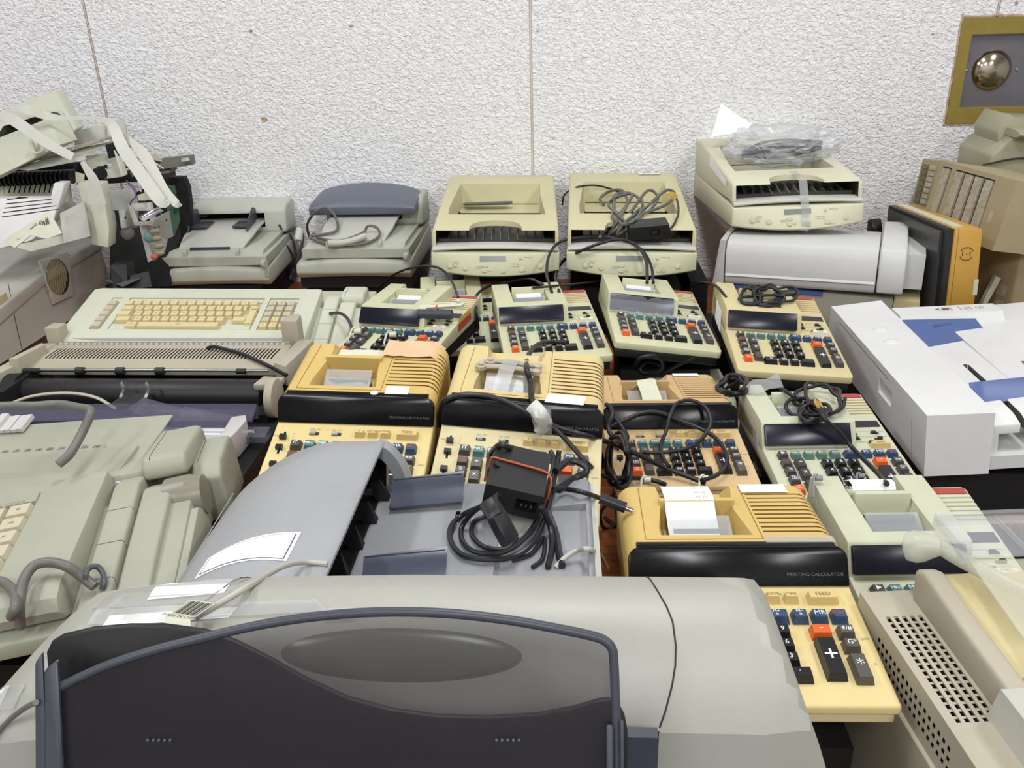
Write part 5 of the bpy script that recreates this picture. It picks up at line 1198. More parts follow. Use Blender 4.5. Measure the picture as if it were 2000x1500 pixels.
# bent plastic frames lying across the pile
def loose(name, label, cat, m, pieces, at_, group=None, bevel=.001):
    o = thing(name, label, cat, tuple(aty(*at_))); return o
b = NB(); slab(b, [(143, 256, 2.74), (205, 243, 2.76), (242, 231, 2.78), (248, 263, 2.78), (222, 268, 2.76), (146, 284, 2.70)], .004); slab(b, [(203, 243, 2.755), (205, 243, 2.755), (209, 268, 2.75), (207, 268, 2.75)], .004, 0, (0, -1, 0)); bev(b, .0008, 1)
single('grey_plate', b, 'warm_grey', 'thin grey plastic plate standing behind the scrap pile, against the white wall', 'plate')
for i, (pts, m, lb) in enumerate((([(98, 300, 2.52), (222, 262, 2.66), (224, 268, 2.66), (150, 292, 2.58), (100, 306, 2.50)], 'beige', 'upper beige plastic rail lying across the scrap pile'),
        ([(32, 326, 2.44), (90, 312, 2.48), (160, 304, 2.52), (163, 313, 2.50), (55, 334, 2.42), (38, 332, 2.42)], 'warm_grey', 'front grey rail with a hole lying above the black rollers'),
        ([(60, 312, 2.50), (120, 296, 2.56), (232, 274, 2.68), (231, 281, 2.68), (180, 296, 2.60), (100, 316, 2.50)], 'beige_pale', 'middle cream rail in the scrap pile'))):
    b = NB(); slab(b, pts, .022); bev(b, .002, 2, 40)
    if i == 2:
        for k in range(9): slab(b, [(100+5*k, 303-1.2*k, 2.50), (103+5*k, 296-1.2*k, 2.50), (104.5+5*k, 296-1.2*k, 2.50), (101.5+5*k, 303-1.2*k, 2.50)], .01)
    single('plastic_rail', b, m, lb, 'rail')
b = NB(); slab(b, [(163, 305, 2.62), (225, 300, 2.66), (240, 345, 2.62), (190, 352, 2.56), (176, 330, 2.58)], .006); slab(b, [(221, 292, 2.60), (225, 294, 2.60), (241, 344, 2.56), (237, 346, 2.56)], .03); slab(b, [(165, 308, 2.70), (260, 288, 2.76), (272, 318, 2.72), (180, 345, 2.66)], .02)
bev(b, .001, 1); c = NB(); rod(c, (211, 323, 2.4), (211, 323, 2.9), .012, 16); b = cut(b, [c]); single('mechanism_plate', b, 'beige_pale', 'cream mechanism plate with round hole in the middle of the scrap pile', 'plate')
b = NB(); slab(b, [(176, 325, 2.60), (201, 325, 2.60), (201, 344, 2.58), (178, 344, 2.58)], .03); rod(b, (190, 340, 2.57), (200, 338, 2.56), .018, 16); slab(b, [(205, 283, 2.6), (228, 280, 2.6), (232, 305, 2.6), (212, 310, 2.6)], .05); bev(b, .001, 1); single('black_gearbox', b, 'black_matte', 'black gear housing inside the scrap pile behind the cream mechanism plate', 'gearbox')
b = NB(); slab(b, [(300, 312, 2.74), (372, 304, 2.72), (376, 322, 2.70), (330, 329, 2.70), (306, 332, 2.70)], .03); slab(b, [(250, 330, 2.72), (330, 322, 2.72), (332, 338, 2.70), (256, 346, 2.68)], .03); slab(b, [(353, 309, 2.695), (368, 307, 2.695), (371, 314, 2.69), (354, 317, 2.69)], .004, 1); bev(b, .001, 1)
single('latch_bracket', b, ['rib_grey', 'warm_grey'], 'grey brown latch bracket sticking out to the right of the scrap pile', 'bracket')
b = NB(); tube(b, [aty(262, 262, 2.6), aty(245, 298, 2.56), aty(250, 306, 2.55), aty(262, 314, 2.54), aty(266, 340, 2.53), aty(276, 375, 2.50)], .0022, 6, 3); tube(b, [aty(240, 275, 2.66), aty(275, 300, 2.62), aty(320, 330, 2.60)], .003, 6, 3); single('wire_lever', b, 'steel_dull', 'thin bent metal lever hanging in front of the scrap pile', 'lever')
rnd = random.Random(12); FX = [243, 301, 268, 318, 255, 287, 232]
for k in range(7):
    x = FX[k]; y = rnd.uniform(300, 345); b = NB(); a = rnd.uniform(-.3, .2)
    slab(b, [(x-22, y+22*a, 2.70), (x+20, y-20*a, 2.74), (x+22, y-20*a+6, 2.73), (x-20, y+22*a+8, 2.69)], rnd.uniform(.01, .04)); bev(b, .001, 1)
    single('plastic_fragment', b, ('rib_grey', 'beige', 'zinc', 'black')[k % 4], ('grey brown', 'beige', 'metallic', 'black')[k % 4]+' broken fragment in the scrap pile, %s from its left end' % ('first', 'second', 'third', 'fourth', 'fifth', 'sixth', 'seventh')[sorted(FX).index(FX[k])], 'fragment', 'fragments in the scrap pile')
# tape ribbons
rb = [([(15, 206, 2.50), (50, 214, 2.48), (90, 226, 2.50), (125, 231, 2.5), (165, 230, 2.48), (205, 234, 2.44), (222, 250, 2.40), (240, 290, 2.36), (268, 330, 2.30), (300, 375, 2.25), (318, 396, 2.24), (330, 392, 2.26)], [.012, .022, .024, .012, .010, .014, .030, .034, .034, .034, .030, .012], 'long white tape ribbon sweeping from the tilted cover down to the circuit board'),
      ([(238, 262, 2.44), (255, 275, 2.40), (280, 302, 2.36), (300, 335, 2.32), (322, 372, 2.28), (345, 398, 2.26), (354, 398, 2.28)], [.008, .018, .032, .030, .024, .022, .006], 'shorter white tape ribbon hanging in front of the green circuit board'),
      ([(0, 222, 2.34), (35, 240, 2.30), (75, 268, 2.30), (110, 290, 2.30), (142, 306, 2.30)], [.026, .030, .028, .024, .022], 'white tape ribbon running diagonally over the tilted cover'),
      ([(160, 316, 2.32), (172, 334, 2.32), (183, 352, 2.32), (186, 375, 2.32), (190, 398, 2.32)], [.012, .020, .026, .040, .050], 'crumpled cream tape hanging over the printer side panel')]
for pts, wd, lb in rb:
    b = NB(); strip(b, [aty(*p) for p in pts], wd, nrm=(.15, -1, .35), th=.0003, k=4); single('tape_ribbon', b, 'ribbon', lb, 'tape ribbon')
# ---------------------------------------------------------------- crates and casings the machines stand on
def crate(x0, x1, y0, y1, z1, label, m='black_matte', rz=0, z0=.52, name='support_crate'):
    b = NB(); cx, cy = (x0+x1)/2, (y0+y1)/2; h_ = z1-z0
    bx(b, x0-cx, x1-cx, y0-cy, y1-cy, 0, h_); bev(b, .004, 2)
    cs = [cbx(x0-cx+.02, x1-cx-.02, y0-cy-.01, y0-cy+.004, h_*(.25+.22*k), h_*(.25+.22*k)+.006, mi=0) for k in range(3)]
    b = cut(b, cs); o = single(name, b, m, label, 'crate'); o.location = (cx, cy, z0); o.rotation_euler.z = R(rz); return o
crate(-.43, -.20, 1.04, 1.33, .752, 'dark crate under the yellow calculator with the envelope')
crate(-.185, .035, 1.03, 1.30, .745, 'dark crate under the pale yellow calculator with taped levers')
crate(.10, .30, 1.26, 1.54, .640, 'dark crate under the tan calculator with cord loops')
crate(.10, .29, .66, .92, .735, 'dark crate under the calculator nearest the camera')
crate(.40, .61, .84, 1.10, .650, 'dark crate under the pale green calculator at the right front')
crate(.39, .58, 1.25, 1.50, .630, 'dark crate under the pale green calculator with the knotted cord')
crate(.38, .57, 1.69, 1.96, .675, 'dark crate under the yellowed calculator with a coiled cord')
crate(.13, .33, 1.80, 2.04, .66, 'dark crate under the film wrapped calculator')
crate(-.12, .08, 1.78, 2.03, .660, 'dark crate under the calculator with blue and orange stickers')
crate(-.44, -.30, 1.74, 1.98, .675, 'dark crate under the calculator with the grey gadget')
crate(-1.16, -.58, 1.90, 2.24, .628, 'dark crate under the pale cream typewriter')
crate(-1.08, -.52, .84, 1.10, .660, 'dark crate under the green beige typewriter')
crate(-1.23, -.60, 1.33, 1.84, .598, 'dark crate under the opened printer carriage')
crate(-.40, .02, .64, .92, .765, 'dark crate under the humped grey scanner')
crate(-.33, -.02, 2.40, 2.86, .665, 'dark crate under the left cream scanner')
crate(.03, .34, 2.40, 2.86, .662, 'dark crate under the scanner with the power brick')
crate(-1.27, -.96, 2.62, 2.95, .612, 'dark crate under the scanner with open feeder tray')
crate(-.82, -.48, 2.64, 2.95, .598, 'dark crate under the scanner with slate blue cover')
crate(.97, 1.03, 2.14, 2.50, .655, 'dark crate under the orange unit')
crate(1.15, 1.27, 2.74, 2.92, .80, 'dark crate behind the orange unit against the wall', 'beige_dirty')
crate(.37, .42, 2.42, 2.76, .67, 'added dark filler block between the right cream scanner and the grey printer')  # added filler, darkens the gap where the tabletop would show
crate(.34, .45, 2.05, 2.34, .60, 'added dark filler block in the gap left of the light grey printer')  # black block added only to make this gap read dark
crate(1.40, 1.95, 2.64, 2.92, .80, 'beige crate under the fax machine at the far right', 'beige_dirty')
# calculators of the layer below
def under(loc, rot, label, sw=None):
    o = copy_tree(B['B2']); set_thing(o, loc, rot, label)
    if sw: swap(o, sw)
    return o
u1 = under((-.235, 2.02, .600), (8, 4, 0), 'cream calculator buried below the left cream scanner, only its red striped end showing')
u2 = under((.335, 1.50, .548), (4, 0, 0), 'pale green calculator buried between the tan and the yellowed calculators', {'cream': 'cream_green'})
crate(-.33, -.14, 2.06, 2.30, .60, 'dark crate under the buried calculator with the red stripe')
# dark keyboard machine in the gap behind the tan calculator
t = thing('black_keyboard', 'black keyboard machine in the gap behind the tan calculator', 'keyboard', (.17, 1.60, .56), (2, 4, 0))
b = NB(); bx(b, -.16, .14, 0, .18, -.01, .03); bev(b, .004, 2); part('case', b, 'black', t)
kb_ = key_bm(.020, .020, .010)
ko_ = None
for i in range(11):
    for j in range(5):
        if ko_ is None: ko_ = part('key', kb_, 'key_black', t, 30)
        else:
            o = ko_.copy(); C.objects.link(o); ko_2 = o
        (ko_ if i == j == 0 else ko_2).location = (-.14+.0245*i, .03+.027*j, .029)
# ---------------------------------------------------------------- things lying on the machines
def refresh(): bpy.context.view_layer.update()
refresh()
def pick(px, py):
    dg = bpy.context.evaluated_depsgraph_get(); d = ray(px, py).normalized()
    ok, loc, n, i, ob, mx = S.ray_cast(dg, Vector((0, 0, CAMZ)), d)
    return (loc-Vector((0, 0, CAMZ))).length if ok else 3.0
def cable(name, pts, r, m, label, cat='cord', group=None, k=5, n=8, relax=2, parent=None, flat=1):
    """pts: (px, py) or (px, py, lift); the cord lies on whatever is there"""
    T_ = [pick(p[0], p[1]) for p in pts]
    for _ in range(relax):
        T_ = [min(T_[i], (T_[max(i-1, 0)]+T_[min(i+1, len(T_)-1)])/2+.004) for i in range(len(T_))]
    P = []
    for p, t_ in zip(pts, T_):
        q = Vector((0, 0, CAMZ))+ray(p[0], p[1]).normalized()*(t_-r*1.05-(p[2] if len(p) > 2 else 0)); P.append(q)
    b = NB(); tube(b, P, r, n, k, flat=flat)
    if parent: return part(name, b if parent.type == 'MESH' else b, m, parent)
    return single(name, b, m, label, cat, group, 60)
def loops(cx, cy, rx, ry, n, seed, jit=.25, lift=.01, a0=0, step=.8):
    rnd = random.Random(seed); out = []; a = a0
    for i in range(int(n*2*pi/step)):
        q = 1+rnd.uniform(-jit, jit); out.append((cx+rx*q*cos(a), cy+ry*q*sin(a), lift*(1+.8*sin(a*1.7+seed))+rnd.uniform(0, .006))); a += step
    return out
GC2 = 'black power cords'
# envelope, stickers, papers on the calculators
def lay(px, m, name, label, cat, lift=.0015, n=6, rows=3, th=.0004, curl=0, group=None):
    b = NB(); g = []
    dd = [[pick(px[0][0]*(1-i/n)*(1-j/rows)+px[1][0]*(i/n)*(1-j/rows)+px[2][0]*(i/n)*(j/rows)+px[3][0]*(1-i/n)*(j/rows), px[0][1]*(1-i/n)*(1-j/rows)+px[1][1]*(i/n)*(1-j/rows)+px[2][1]*(i/n)*(j/rows)+px[3][1]*(1-i/n)*(j/rows)) for i in range(n+1)] for j in range(rows+1)]
    for _ in range(3):
        dd = [[min(dd[j][i], (dd[j][max(i-1, 0)]+dd[j][min(i+1, n)]+dd[max(j-1, 0)][i]+dd[min(j+1, rows)][i])/4+.002) for i in range(n+1)] for j in range(rows+1)]
    for j in range(rows+1):
        r = []
        for i in range(n+1):
            u, v = i/n, j/rows; x = px[0][0]*(1-u)*(1-v)+px[1][0]*u*(1-v)+px[2][0]*u*v+px[3][0]*(1-u)*v; y = px[0][1]*(1-u)*(1-v)+px[1][1]*u*(1-v)+px[2][1]*u*v+px[3][1]*(1-u)*v
            r.append(Vector((0, 0, CAMZ))+ray(x, y).normalized()*(dd[j][i]-lift-curl*(u-.5)**2))
        g.append(r)
    V1 = [[b.verts.new(p) for p in r] for r in g]; V2 = [[b.verts.new(p-V(0, 0, th)) for p in r] for r in g]
    for j in range(rows):
        for i in range(n):
            b.faces.new([V1[j][i], V1[j+1][i], V1[j+1][i+1], V1[j][i+1]]); b.faces.new([V2[j][i], V2[j][i+1], V2[j+1][i+1], V2[j+1][i]])
    ed = [(j, 0) for j in range(rows+1)]+[(rows, i) for i in range(1, n+1)]+[(j, n) for j in range(rows-1, -1, -1)]+[(0, i) for i in range(n-1, 0, -1)]
    for a, c in zip(ed, ed[1:]+ed[:1]): b.faces.new([V2[a[0]][a[1]], V2[c[0]][c[1]], V1[c[0]][c[1]], V1[a[0]][a[1]]])
    bmesh.ops.recalc_face_normals(b, faces=b.faces)
    return single(name, b, m, label, cat, group)
def on_calc(o, x0, x1, y0, y1, z, m, name, label, cat, wav=.0012, n=12, rows=5, sk=0, over=0):
    b = NB(); rnd = random.Random(7); g = []
    for j in range(rows+1):
        r = []
        for i in range(n+1):
            u, v = i/n, j/rows; y = y0+(y1-y0)*v+sk*u
            zz_ = z+wav*(sin(u*9+v*3)+.6*sin(u*17+1))+over*max(0, u-.88)*-1; r.append(V(x0+(x1-x0)*u+.002*v, y+.001*sin(u*25), zz_+wav))
        g.append(r)
    V1 = [[b.verts.new(p) for p in r] for r in g]; V2 = [[b.verts.new(p-V(0, 0, .0005)) for p in r] for r in g]
    for j in range(rows):
        for i in range(n): b.faces.new([V1[j][i], V1[j+1][i], V1[j+1][i+1], V1[j][i+1]]); b.faces.new([V2[j][i], V2[j][i+1], V2[j+1][i+1], V2[j+1][i]])
    ed = [(j, 0) for j in range(rows+1)]+[(rows, i) for i in range(1, n+1)]+[(j, n) for j in range(rows-1, -1, -1)]+[(0, i) for i in range(n-1, 0, -1)]
    for a, c in zip(ed, ed[1:]+ed[:1]): b.faces.new([V2[a[0]][a[1]], V2[c[0]][c[1]], V1[c[0]][c[1]], V1[a[0]][a[1]]])
    bmesh.ops.recalc_face_normals(b, faces=b.faces)
    q = single(name, b, m, label, cat); q.matrix_world = o.matrix_basis; return q
on_calc(A1, .016, .112, .303, .358, .1105, 'envelope', 'envelope', 'peach paper envelope lying across the back of the yellow calculator', 'envelope', .0008, over=.10)
on_calc(A1, -.066, .012, .300, .350, .0955, 'yellowed_paper', 'paper_slip', 'pale greenish paper slip in the well of the calculator with the envelope', 'paper', .0004)
on_calc(A1, -.064, .006, .215, .262, .0905, 'foil', 'foil_packet', 'shiny silver packet behind the paper window of the calculator with the envelope', 'packet', .0012)
top_label(A1, .042, .078, .190, .212); 
b = NB(); cyl(b, on_top(.026, .192, 0), on_top(.026, .192, .0009), .006, n=20); part('paper_label', b, 'white_paper', A1)
top_label(A2, .030, .088, .188, .212, skew=.004); top_label(A3, .035, .085, .333, .348); top_label(A4, .034, .092, .322, .346)
top_label(A4, .035, .112, .190, .205, 'tape', name='clear_label')
b = NB(); strip(b, [(-.045, .300, .100), (-.028, .288, .118), (-.028, .262, .116), (-.024, .238, .104), (-.024, .222, .098)], .036, nrm=(0, 0, 1), th=.0002); o = single('paper_strip', b, 'yellowed_paper', 'pale green paper strip hanging over the slot of the tan calculator', 'paper'); o.matrix_world = A3.matrix_basis
b = NB(); strip(b, [(-.036, .350, .104), (-.036, .336, .112), (-.036, .310, .1150), (-.036, .292, .1150), (-.036, .272, .1015), (-.036, .236, .087)], .060, nrm=(0, 0, 1), th=.0002)
for i, s in enumerate(('0+ 10', '0+ 10', '0= 10')): text(b, s, .006, frame((-.020, .295+.013*i, .1150), (1, 0, 0), (0, 1, 0)) @ Matrix.Translation((0, 0, .0012)), 1)
o = single('paper_roll_strip', b, ['white_paper', 'ink_dim'], 'white printed paper coming out of the calculator nearest the camera', 'paper'); o.matrix_world = A4.matrix_basis
for k, (bb, lb) in enumerate((('B1', 'cream calculator with the grey gadget'), ('B2', 'calculator with blue and orange stickers'), ('B3', 'film wrapped calculator'))):
    b = NB(); strip(b, [(-.034, .335, .082), (-.034, .318, .090), (-.034, .295, .091), (-.034, .282, .086), (-.034, .262, .080)], .060, nrm=(0, 0, 1), th=.0003)
    o = single('paper_roll_strip', b, 'white_paper', 'white paper in the slot of the '+lb, 'paper'); o.matrix_world = B[bb].matrix_basis
b = NB(); prism(b, [(.298, .098), (.305, .105), (.318, .104), (.334, .092), (.334, .091), (.317, .1025), (.305, .1035)], -.072, -.010); o = single('paper_roll_strip', b, 'white_paper', 'curled white paper on the pale green calculator at the right front', 'paper'); o.matrix_world = B['B6'].matrix_basis
mat('blue_sticker', (60, 110, 170), .5, bump=0); mat('orange_sticker', (240, 150, 90), .5, bump=0)
for (x0, x1, y0, y1, m) in ((.008, .026, .315, .335, 'blue_sticker'), (.012, .036, .270, .292, 'orange_sticker')):
    sticker(B['B2'], [(x0, y0, .0832), (x1, y0, .0832), (x1, y1, .083), (x0, y1, .083)], m=m, name='coloured_sticker')
sticker(B['B4'], [(-.1176, .215, .020), (-.1176, .285, .025), (-.1176, .30, .066), (-.1176, .235, .062)][::-1], name='paper_label')
mat('pink_edge', (226, 150, 150), .6, bump=0)
mat('grey_sticker', (196, 192, 196), .6, bump=0)
sticker(B['B5'], [(-.1176, .190, .030), (-.1176, .215, .026), (-.1176, .232, .052), (-.1176, .208, .062)][::-1], m='grey_sticker', name='grey_label')
mat('warn_yellow', (212, 180, 80), .5, bump=0)
sticker(B['B1'], [(.1176, .20, .030), (.1176, .28, .035), (.1176, .28, .052), (.1176, .205, .048)], m='red_strip', name='warning_label'); sticker(B['B1'], [(.1176, .205, .048), (.1176, .28, .052), (.1176, .28, .064), (.1176, .21, .058)], m='warn_yellow', name='warning_label')
# film on the third small calculator
b = NB(); y1, z1, y2, z2 = .1664, .0527, .1889, .0857
rings = []
for i in range(15):
    x = -.119+.162*i/14; q = .0018*sin(i*2.1)+.0012*sin(i*5.3); rings.append([(x, y1-.010+q, z1-.004), (x, y1-.003+q, z1+.015+q), (x, y2-.010, z2-.002+q), (x, y2+.012, z2+.0025+q), (x, y2+.012, z2+.0015+q), (x, y2-.008, z2-.004), (x, y1-.001, z1+.014), (x, y1-.008, z1-.003)])
loft(b, rings); o = single('clear_film', b, 'film_thin', 'crinkled clear film wrapped over a small calculator display', 'film'); o.matrix_world = B['B3'].matrix_basis
b = NB(); bx(b, -.112, -.050, .171, .1715, .060, .078); b.free()
# gadget of levers on the first small calculator
t = thing('hand_lever', 'grey and white lever gadget bound with a rubber band on the turned cream calculator', 'lever', tuple(B['B1'].matrix_basis @ V(.072, .20, .062)), (-10, 6, 0))
b = NB(); cyl(b, (-.045, -.008, .012), (.035, -.006, .014), .0115, n=18); part('grip', b, 'slate_dark', t)
b = NB(); strip(b, [(-.045, .006, .022), (0, .006, .026), (.040, .012, .028)], .010, nrm=(0, -.3, 1), th=.003); strip(b, [(-.03, .03, .020), (.01, .024, .026), (.04, .018, .030)], .006, nrm=(0, 0, 1), th=.002); lathe(b, (.045, .02, .024), (0, 0, 1), [(.012, 0), (.012, .006), (.006, .008), (.005, .014), (0, .015)], 18); part('lever_arm', b, 'yellowed_paper', t)
b = NB(); cyl(b, (-.004, .004, .014), (-.001, .004, .014), .0165, n=20); part('rubber_band', b, 'rubber_band', t)
# white paper arm clips
def clip(px, py, lab, s=1, m='yellowed_paper', lift=.01):
    d = pick(px, py); p = Vector((0, 0, CAMZ))+ray(px, py).normalized()*(d-lift)
    b = NB(); tube(b, [V(-.006, -.03, -.016)*s, V(-.002, -.008, .004)*s, V(.002, .002, .012)*s, V(.008, .004, .012)*s], .0032*s, 8, 4, flat=.6)
    cyl(b, V(.004, .002, .006)*s, V(.016, .002, .006)*s, .0058*s, n=12); o = single('paper_lever', b, m, lab, 'lever'); o.location = p
clip(688, 655, 'white plastic lever standing left of the turned cream calculator', 1.3)
clip(757, 660, 'white plastic lever over the keys of the turned cream calculator', 1.2)
clip(1253, 944, 'white plastic lever at the left front of the tan calculator', .9, lift=.02)
clip(1367, 940, 'white plastic lever at the middle front of the tan calculator', .8, lift=.02)
mat('clip_grey', (150, 150, 152), .3, bump=0)
clip(1588, 940, 'small grey clip on the left keys of the knotted cord calculator', .8, 'clip_grey')
clip(1672, 935, 'grey clip over the number keys of the knotted cord calculator', .8, 'clip_grey')
# levers taped on the second calculator
t = thing('taped_levers', 'beige paper levers taped over the window of the pale yellow calculator', 'lever', tuple(A2.matrix_basis @ V(-.03, .262, .112)), (-6, 4, 4))
b = NB()
for dy in (0, .018):
    q = .002*(dy > 0); tube(b, [(-.045, dy, .003), (-.02, dy+.004, .004), (.02, dy+.003, .004), (.045, dy, .003)], .004, 8, 3, flat=.7)
    lathe(b, (-.045+.012*(dy > 0), dy, 0), (0, 0, 1), [(.009, 0), (.009, .006), (.005, .007), (.005, .010), (0, .011)], 16)
    lathe(b, (.042, dy, 0), (0, 0, 1), [(.007, 0), (.007, .006), (0, .008)], 12)
part('lever', b, 'beige', t)
b = NB(); strip(b, [(-.006, -.05, -.012), (-.004, -.02, .002), (-.002, -.005, .009), (0, .02, .0095), (.001, .035, .001)], .024, nrm=(0, -.4, 1), th=.0002); part('clear_tape', b, 'tape', t)
# ---------------------------------------------------------------- cords
refresh()
cable('power_cable', [(735, 562), (760, 542), (790, 527), (825, 520, .02), (850, 521, .02), (870, 532, .02), (884, 552), (895, 582)], .0035, 'cord', 'black cord arching in front of the left cream scanner')
cable('power_cable', [(932, 640), (930, 600), (932, 575), (960, 557), (1000, 549), (1035, 545), (1060, 556)], .0038, 'cord', 'black cord curving between the turned and the stickered calculators')
cable('power_cable', [(1098, 400), (1103, 380), (1125, 366), (1160, 362, .01), (1190, 368, .01), (1215, 378, .01)], .0028, 'cord', 'thin black cord along the top edge of the right cream scanner')
cable('power_cable', [(1078, 572), (1068, 535), (1072, 500), (1090, 475, .01), (1125, 464, .01), (1180, 462, .01), (1225, 472, .01), (1255, 490, .01), (1272, 520, .01), (1276, 552)], .0038, 'cord', 'black cord looping from the power brick over the panel of the right cream scanner')
cable('power_cable', [(1092, 570), (1085, 540), (1098, 512, .01), (1130, 492, .01), (1180, 473, .02), (1215, 468, .02), (1245, 482, .01), (1262, 510, .01), (1264, 552)], .0042, 'cord', 'second black cord looping over the control panel of the right cream scanner')
cable('power_cable', [(1040, 562), (1090, 558), (1150, 552), (1172, 548)], .003, 'cord', 'black cord running behind the stickered calculator')
cable('power_cable', [(1350, 560, .01), (1372, 552, .01), (1398, 558, .01), (1418, 580)], .003, 'cord', 'black cord behind the film wrapped calculator')
cable('signal_cable', [(1180, 400, .02), (1172, 388, .02), (1190, 374, .03), (1215, 372, .03), (1225, 395, .03), (1210, 425, .02), (1195, 450, .02), (1190, 460, .01), (1210, 440, .03), (1235, 410, .03), (1265, 372, .04), (1285, 385, .04), (1270, 410, .03), (1235, 440, .02), (1205, 458, .02), (1225, 430, .03), (1262, 405, .03), (1300, 372, .04), (1318, 380, .03), (1300, 400, .03), (1250, 420, .02), (1212, 445, .02)]+loops(1225, 408, 30, 26, 3.0, 3, .3, .03)+[(1185, 452, .01), (1172, 462, .01)], .0045, 'cord_grey2' if 'cord_grey2' in MATS else 'cord_grey', 'grey coiled signal cable heaped on the right cream scanner')
t = thing('power_brick', 'black power brick with socket resting at the mouth of the right cream scanner', 'power brick', tuple(aty(1268, 452, 2.30)), (4, 6, -3))
b = NB(); bx(b, -.052, .052, -.012, .05, -.018, .018); bev(b, .004, 2); b = cut(b, [cprism(rrect(.026, .017, .004, 3, .014, .0), -.03, -.004, 'y', mi=0)]); part('case', b, 'black', t)
for dx in (-.006, 0, .006):
    b = NB(); bx(b, .014+dx-.0008, .014+dx+.0008, -.010, -.002, -.002, .002); part('pin', b, 'steel', t)
cable('power_cable', [(1298, 455), (1315, 440, .01), (1325, 415, .02), (1322, 390, .02), (1312, 374, .03)], .003, 'cord', 'black cord rising from the power brick to the coiled grey cable')
t = single('yellow_tag', (lambda b: (strip(b, [aty(1302, 386, 2.36), aty(1312, 380, 2.36), aty(1320, 388, 2.36)], .016, nrm=(0, -1, .5), th=.0008), b)[1])(NB()), 'tie_yellow', 'small yellow tag on the grey coiled cable', 'tag')
# bag with cable on the stacked scanner
t = thing('plastic_bag', 'clear crinkled plastic bag with grey cable inside, on the stacked beige scanner', 'bag', tuple(D3.matrix_basis @ V(0, .30, .135)))
rnd = random.Random(5); b = NB()
bmesh.ops.create_icosphere(b, subdivisions=5, radius=1)
from mathutils import noise
for v in b.verts:
    c = v.co.copy(); q = 1+.22*noise.noise(c*2.1+V(3, 1, 2))+.14*noise.noise(c*4.7)+.07*noise.noise(c*11)+.03*noise.noise(c*24)
    v.co = V(c.x*.162*q+.028, c.y*.095*q+.02, c.z*.060*q+.046+.022*max(0, noise.noise(V(c.x*2.5, c.y*2, 1)))*(c.z > 0))
part('film', b, 'bag_film' if 'bag_film' in MATS else 'film', t, 20)
b = NB(); pts = []
for i in range(44):
    a = i*.62; pts.append((.03+.105*cos(a)*(1+.10*sin(i*1.3)), .03+.045*sin(a)*(1+.2*sin(i*.9)), .035+.018*sin(i*.7)))
tube(b, pts, .0042, 7, 4); part('cable', b, 'cord_mid', t)
b = NB(); q = [(-.165, .13, .06), (-.085, .10, .075), (-.03, .10, .085), (-.135, .17, .155)]
add_faces(b, q+[(x, y+.0006, z) for x, y, z in q], [(0, 1, 2, 3), (7, 6, 5, 4), (0, 4, 5, 1), (1, 5, 6, 2), (2, 6, 7, 3), (3, 7, 4, 0)]); bmesh.ops.translate(b, verts=b.verts, vec=t.location); single('folded_paper', b, 'white_paper', 'folded white paper sticking up behind the plastic bag', 'paper')
# between the grey scanners
for i, pts in enumerate(([(545, 440), (560, 452), (572, 470), (578, 500), (570, 530), (566, 545)], [(548, 446), (566, 450), (580, 446), (592, 460), (586, 490), (574, 525), (570, 545)], [(560, 480), (572, 500), (576, 530), (572, 548)])):
    cable('signal_cable', pts, .0045, 'cord_mid', ('grey cable dropping in the gap between the two grey scanners', 'grey cable with pale plug between the two grey scanners', 'short grey cable deep in the gap between the grey scanners')[i])
b = NB(); cyl(b, aty(586, 446, 2.58), aty(582, 470, 2.56), .012, n=14); bev(b, .002, 1, 60); single('cable_plug', b, 'scan_top', 'pale grey plug hanging between the two grey scanners', 'plug')
cable('signal_cable', [(604, 462), (600, 440, .03), (612, 418, .04), (632, 405, .04), (650, 415, .03), (660, 438, .02), (655, 452, .02), (630, 458, .01), (605, 462, .01), (618, 470, .01), (650, 478, .01), (700, 478, .012), (728, 470, .012), (742, 458, .02), (735, 444, .02), (718, 442, .02), (708, 455, .01), (665, 470, .01), (628, 466, .01), (612, 456)], .0045, 'cord_grey', 'grey cable folded on the tray of the slate blue covered scanner')
cable('tape_wrap', [(640, 476, .012), (665, 475, .012), (690, 470, .012), (714, 461, .013)], .011, 'tape_wrap' if 'tape_wrap' in MATS else 'scan_top', 'pale bluish tape wrapped around the folded grey cable', 'tape')
# calculator cords
cable('power_cable', [(1105, 668, .015), (1075, 668, .02), (1050, 673, .02), (1034, 690, .02), (1028, 715, .01), (1036, 745, .008), (1038, 775, .005), (1045, 795)], .0045, 'cord', 'black cord bent over the top of the pale yellow calculator', group=None)
cable('power_cable', [(858, 832), (860, 800, .004), (872, 780, .004), (900, 772, .003), (940, 772, .003), (980, 781, .003), (1020, 800, .006), (1060, 822, .008), (1100, 838, .008), (1150, 852, .01), (1200, 868, .01), (1250, 890, .01), (1300, 914, .01), (1345, 931, .012), (1378, 944, .01)], .0042, 'cord', 'long black cord running from the pale yellow calculator across the tan one')
cable('power_cable', [(1070, 828, .006), (1095, 848, .006), (1120, 875, .008), (1150, 908, .008), (1180, 930, .008), (1215, 934, .01), (1250, 934, .012), (1282, 940, .01), (1300, 946)], .0038, 'cord', 'black cord diving from the crumpled tape towards the white levers')
cable('crumpled_tape', [(1038, 790, .006), (1050, 802, .010), (1058, 815, .012), (1066, 832, .010), (1050, 845, .008)], .011, 'ribbon', 'crumpled white tape holding the cords on the pale yellow calculator', 'tape', flat=.4)
lay([(1032, 795), (1076, 800), (1078, 850), (1045, 842)], 'tape', 'tape_piece', 'clear tape piece crumpled over the black display bar', 'tape', .010, 6, 5)
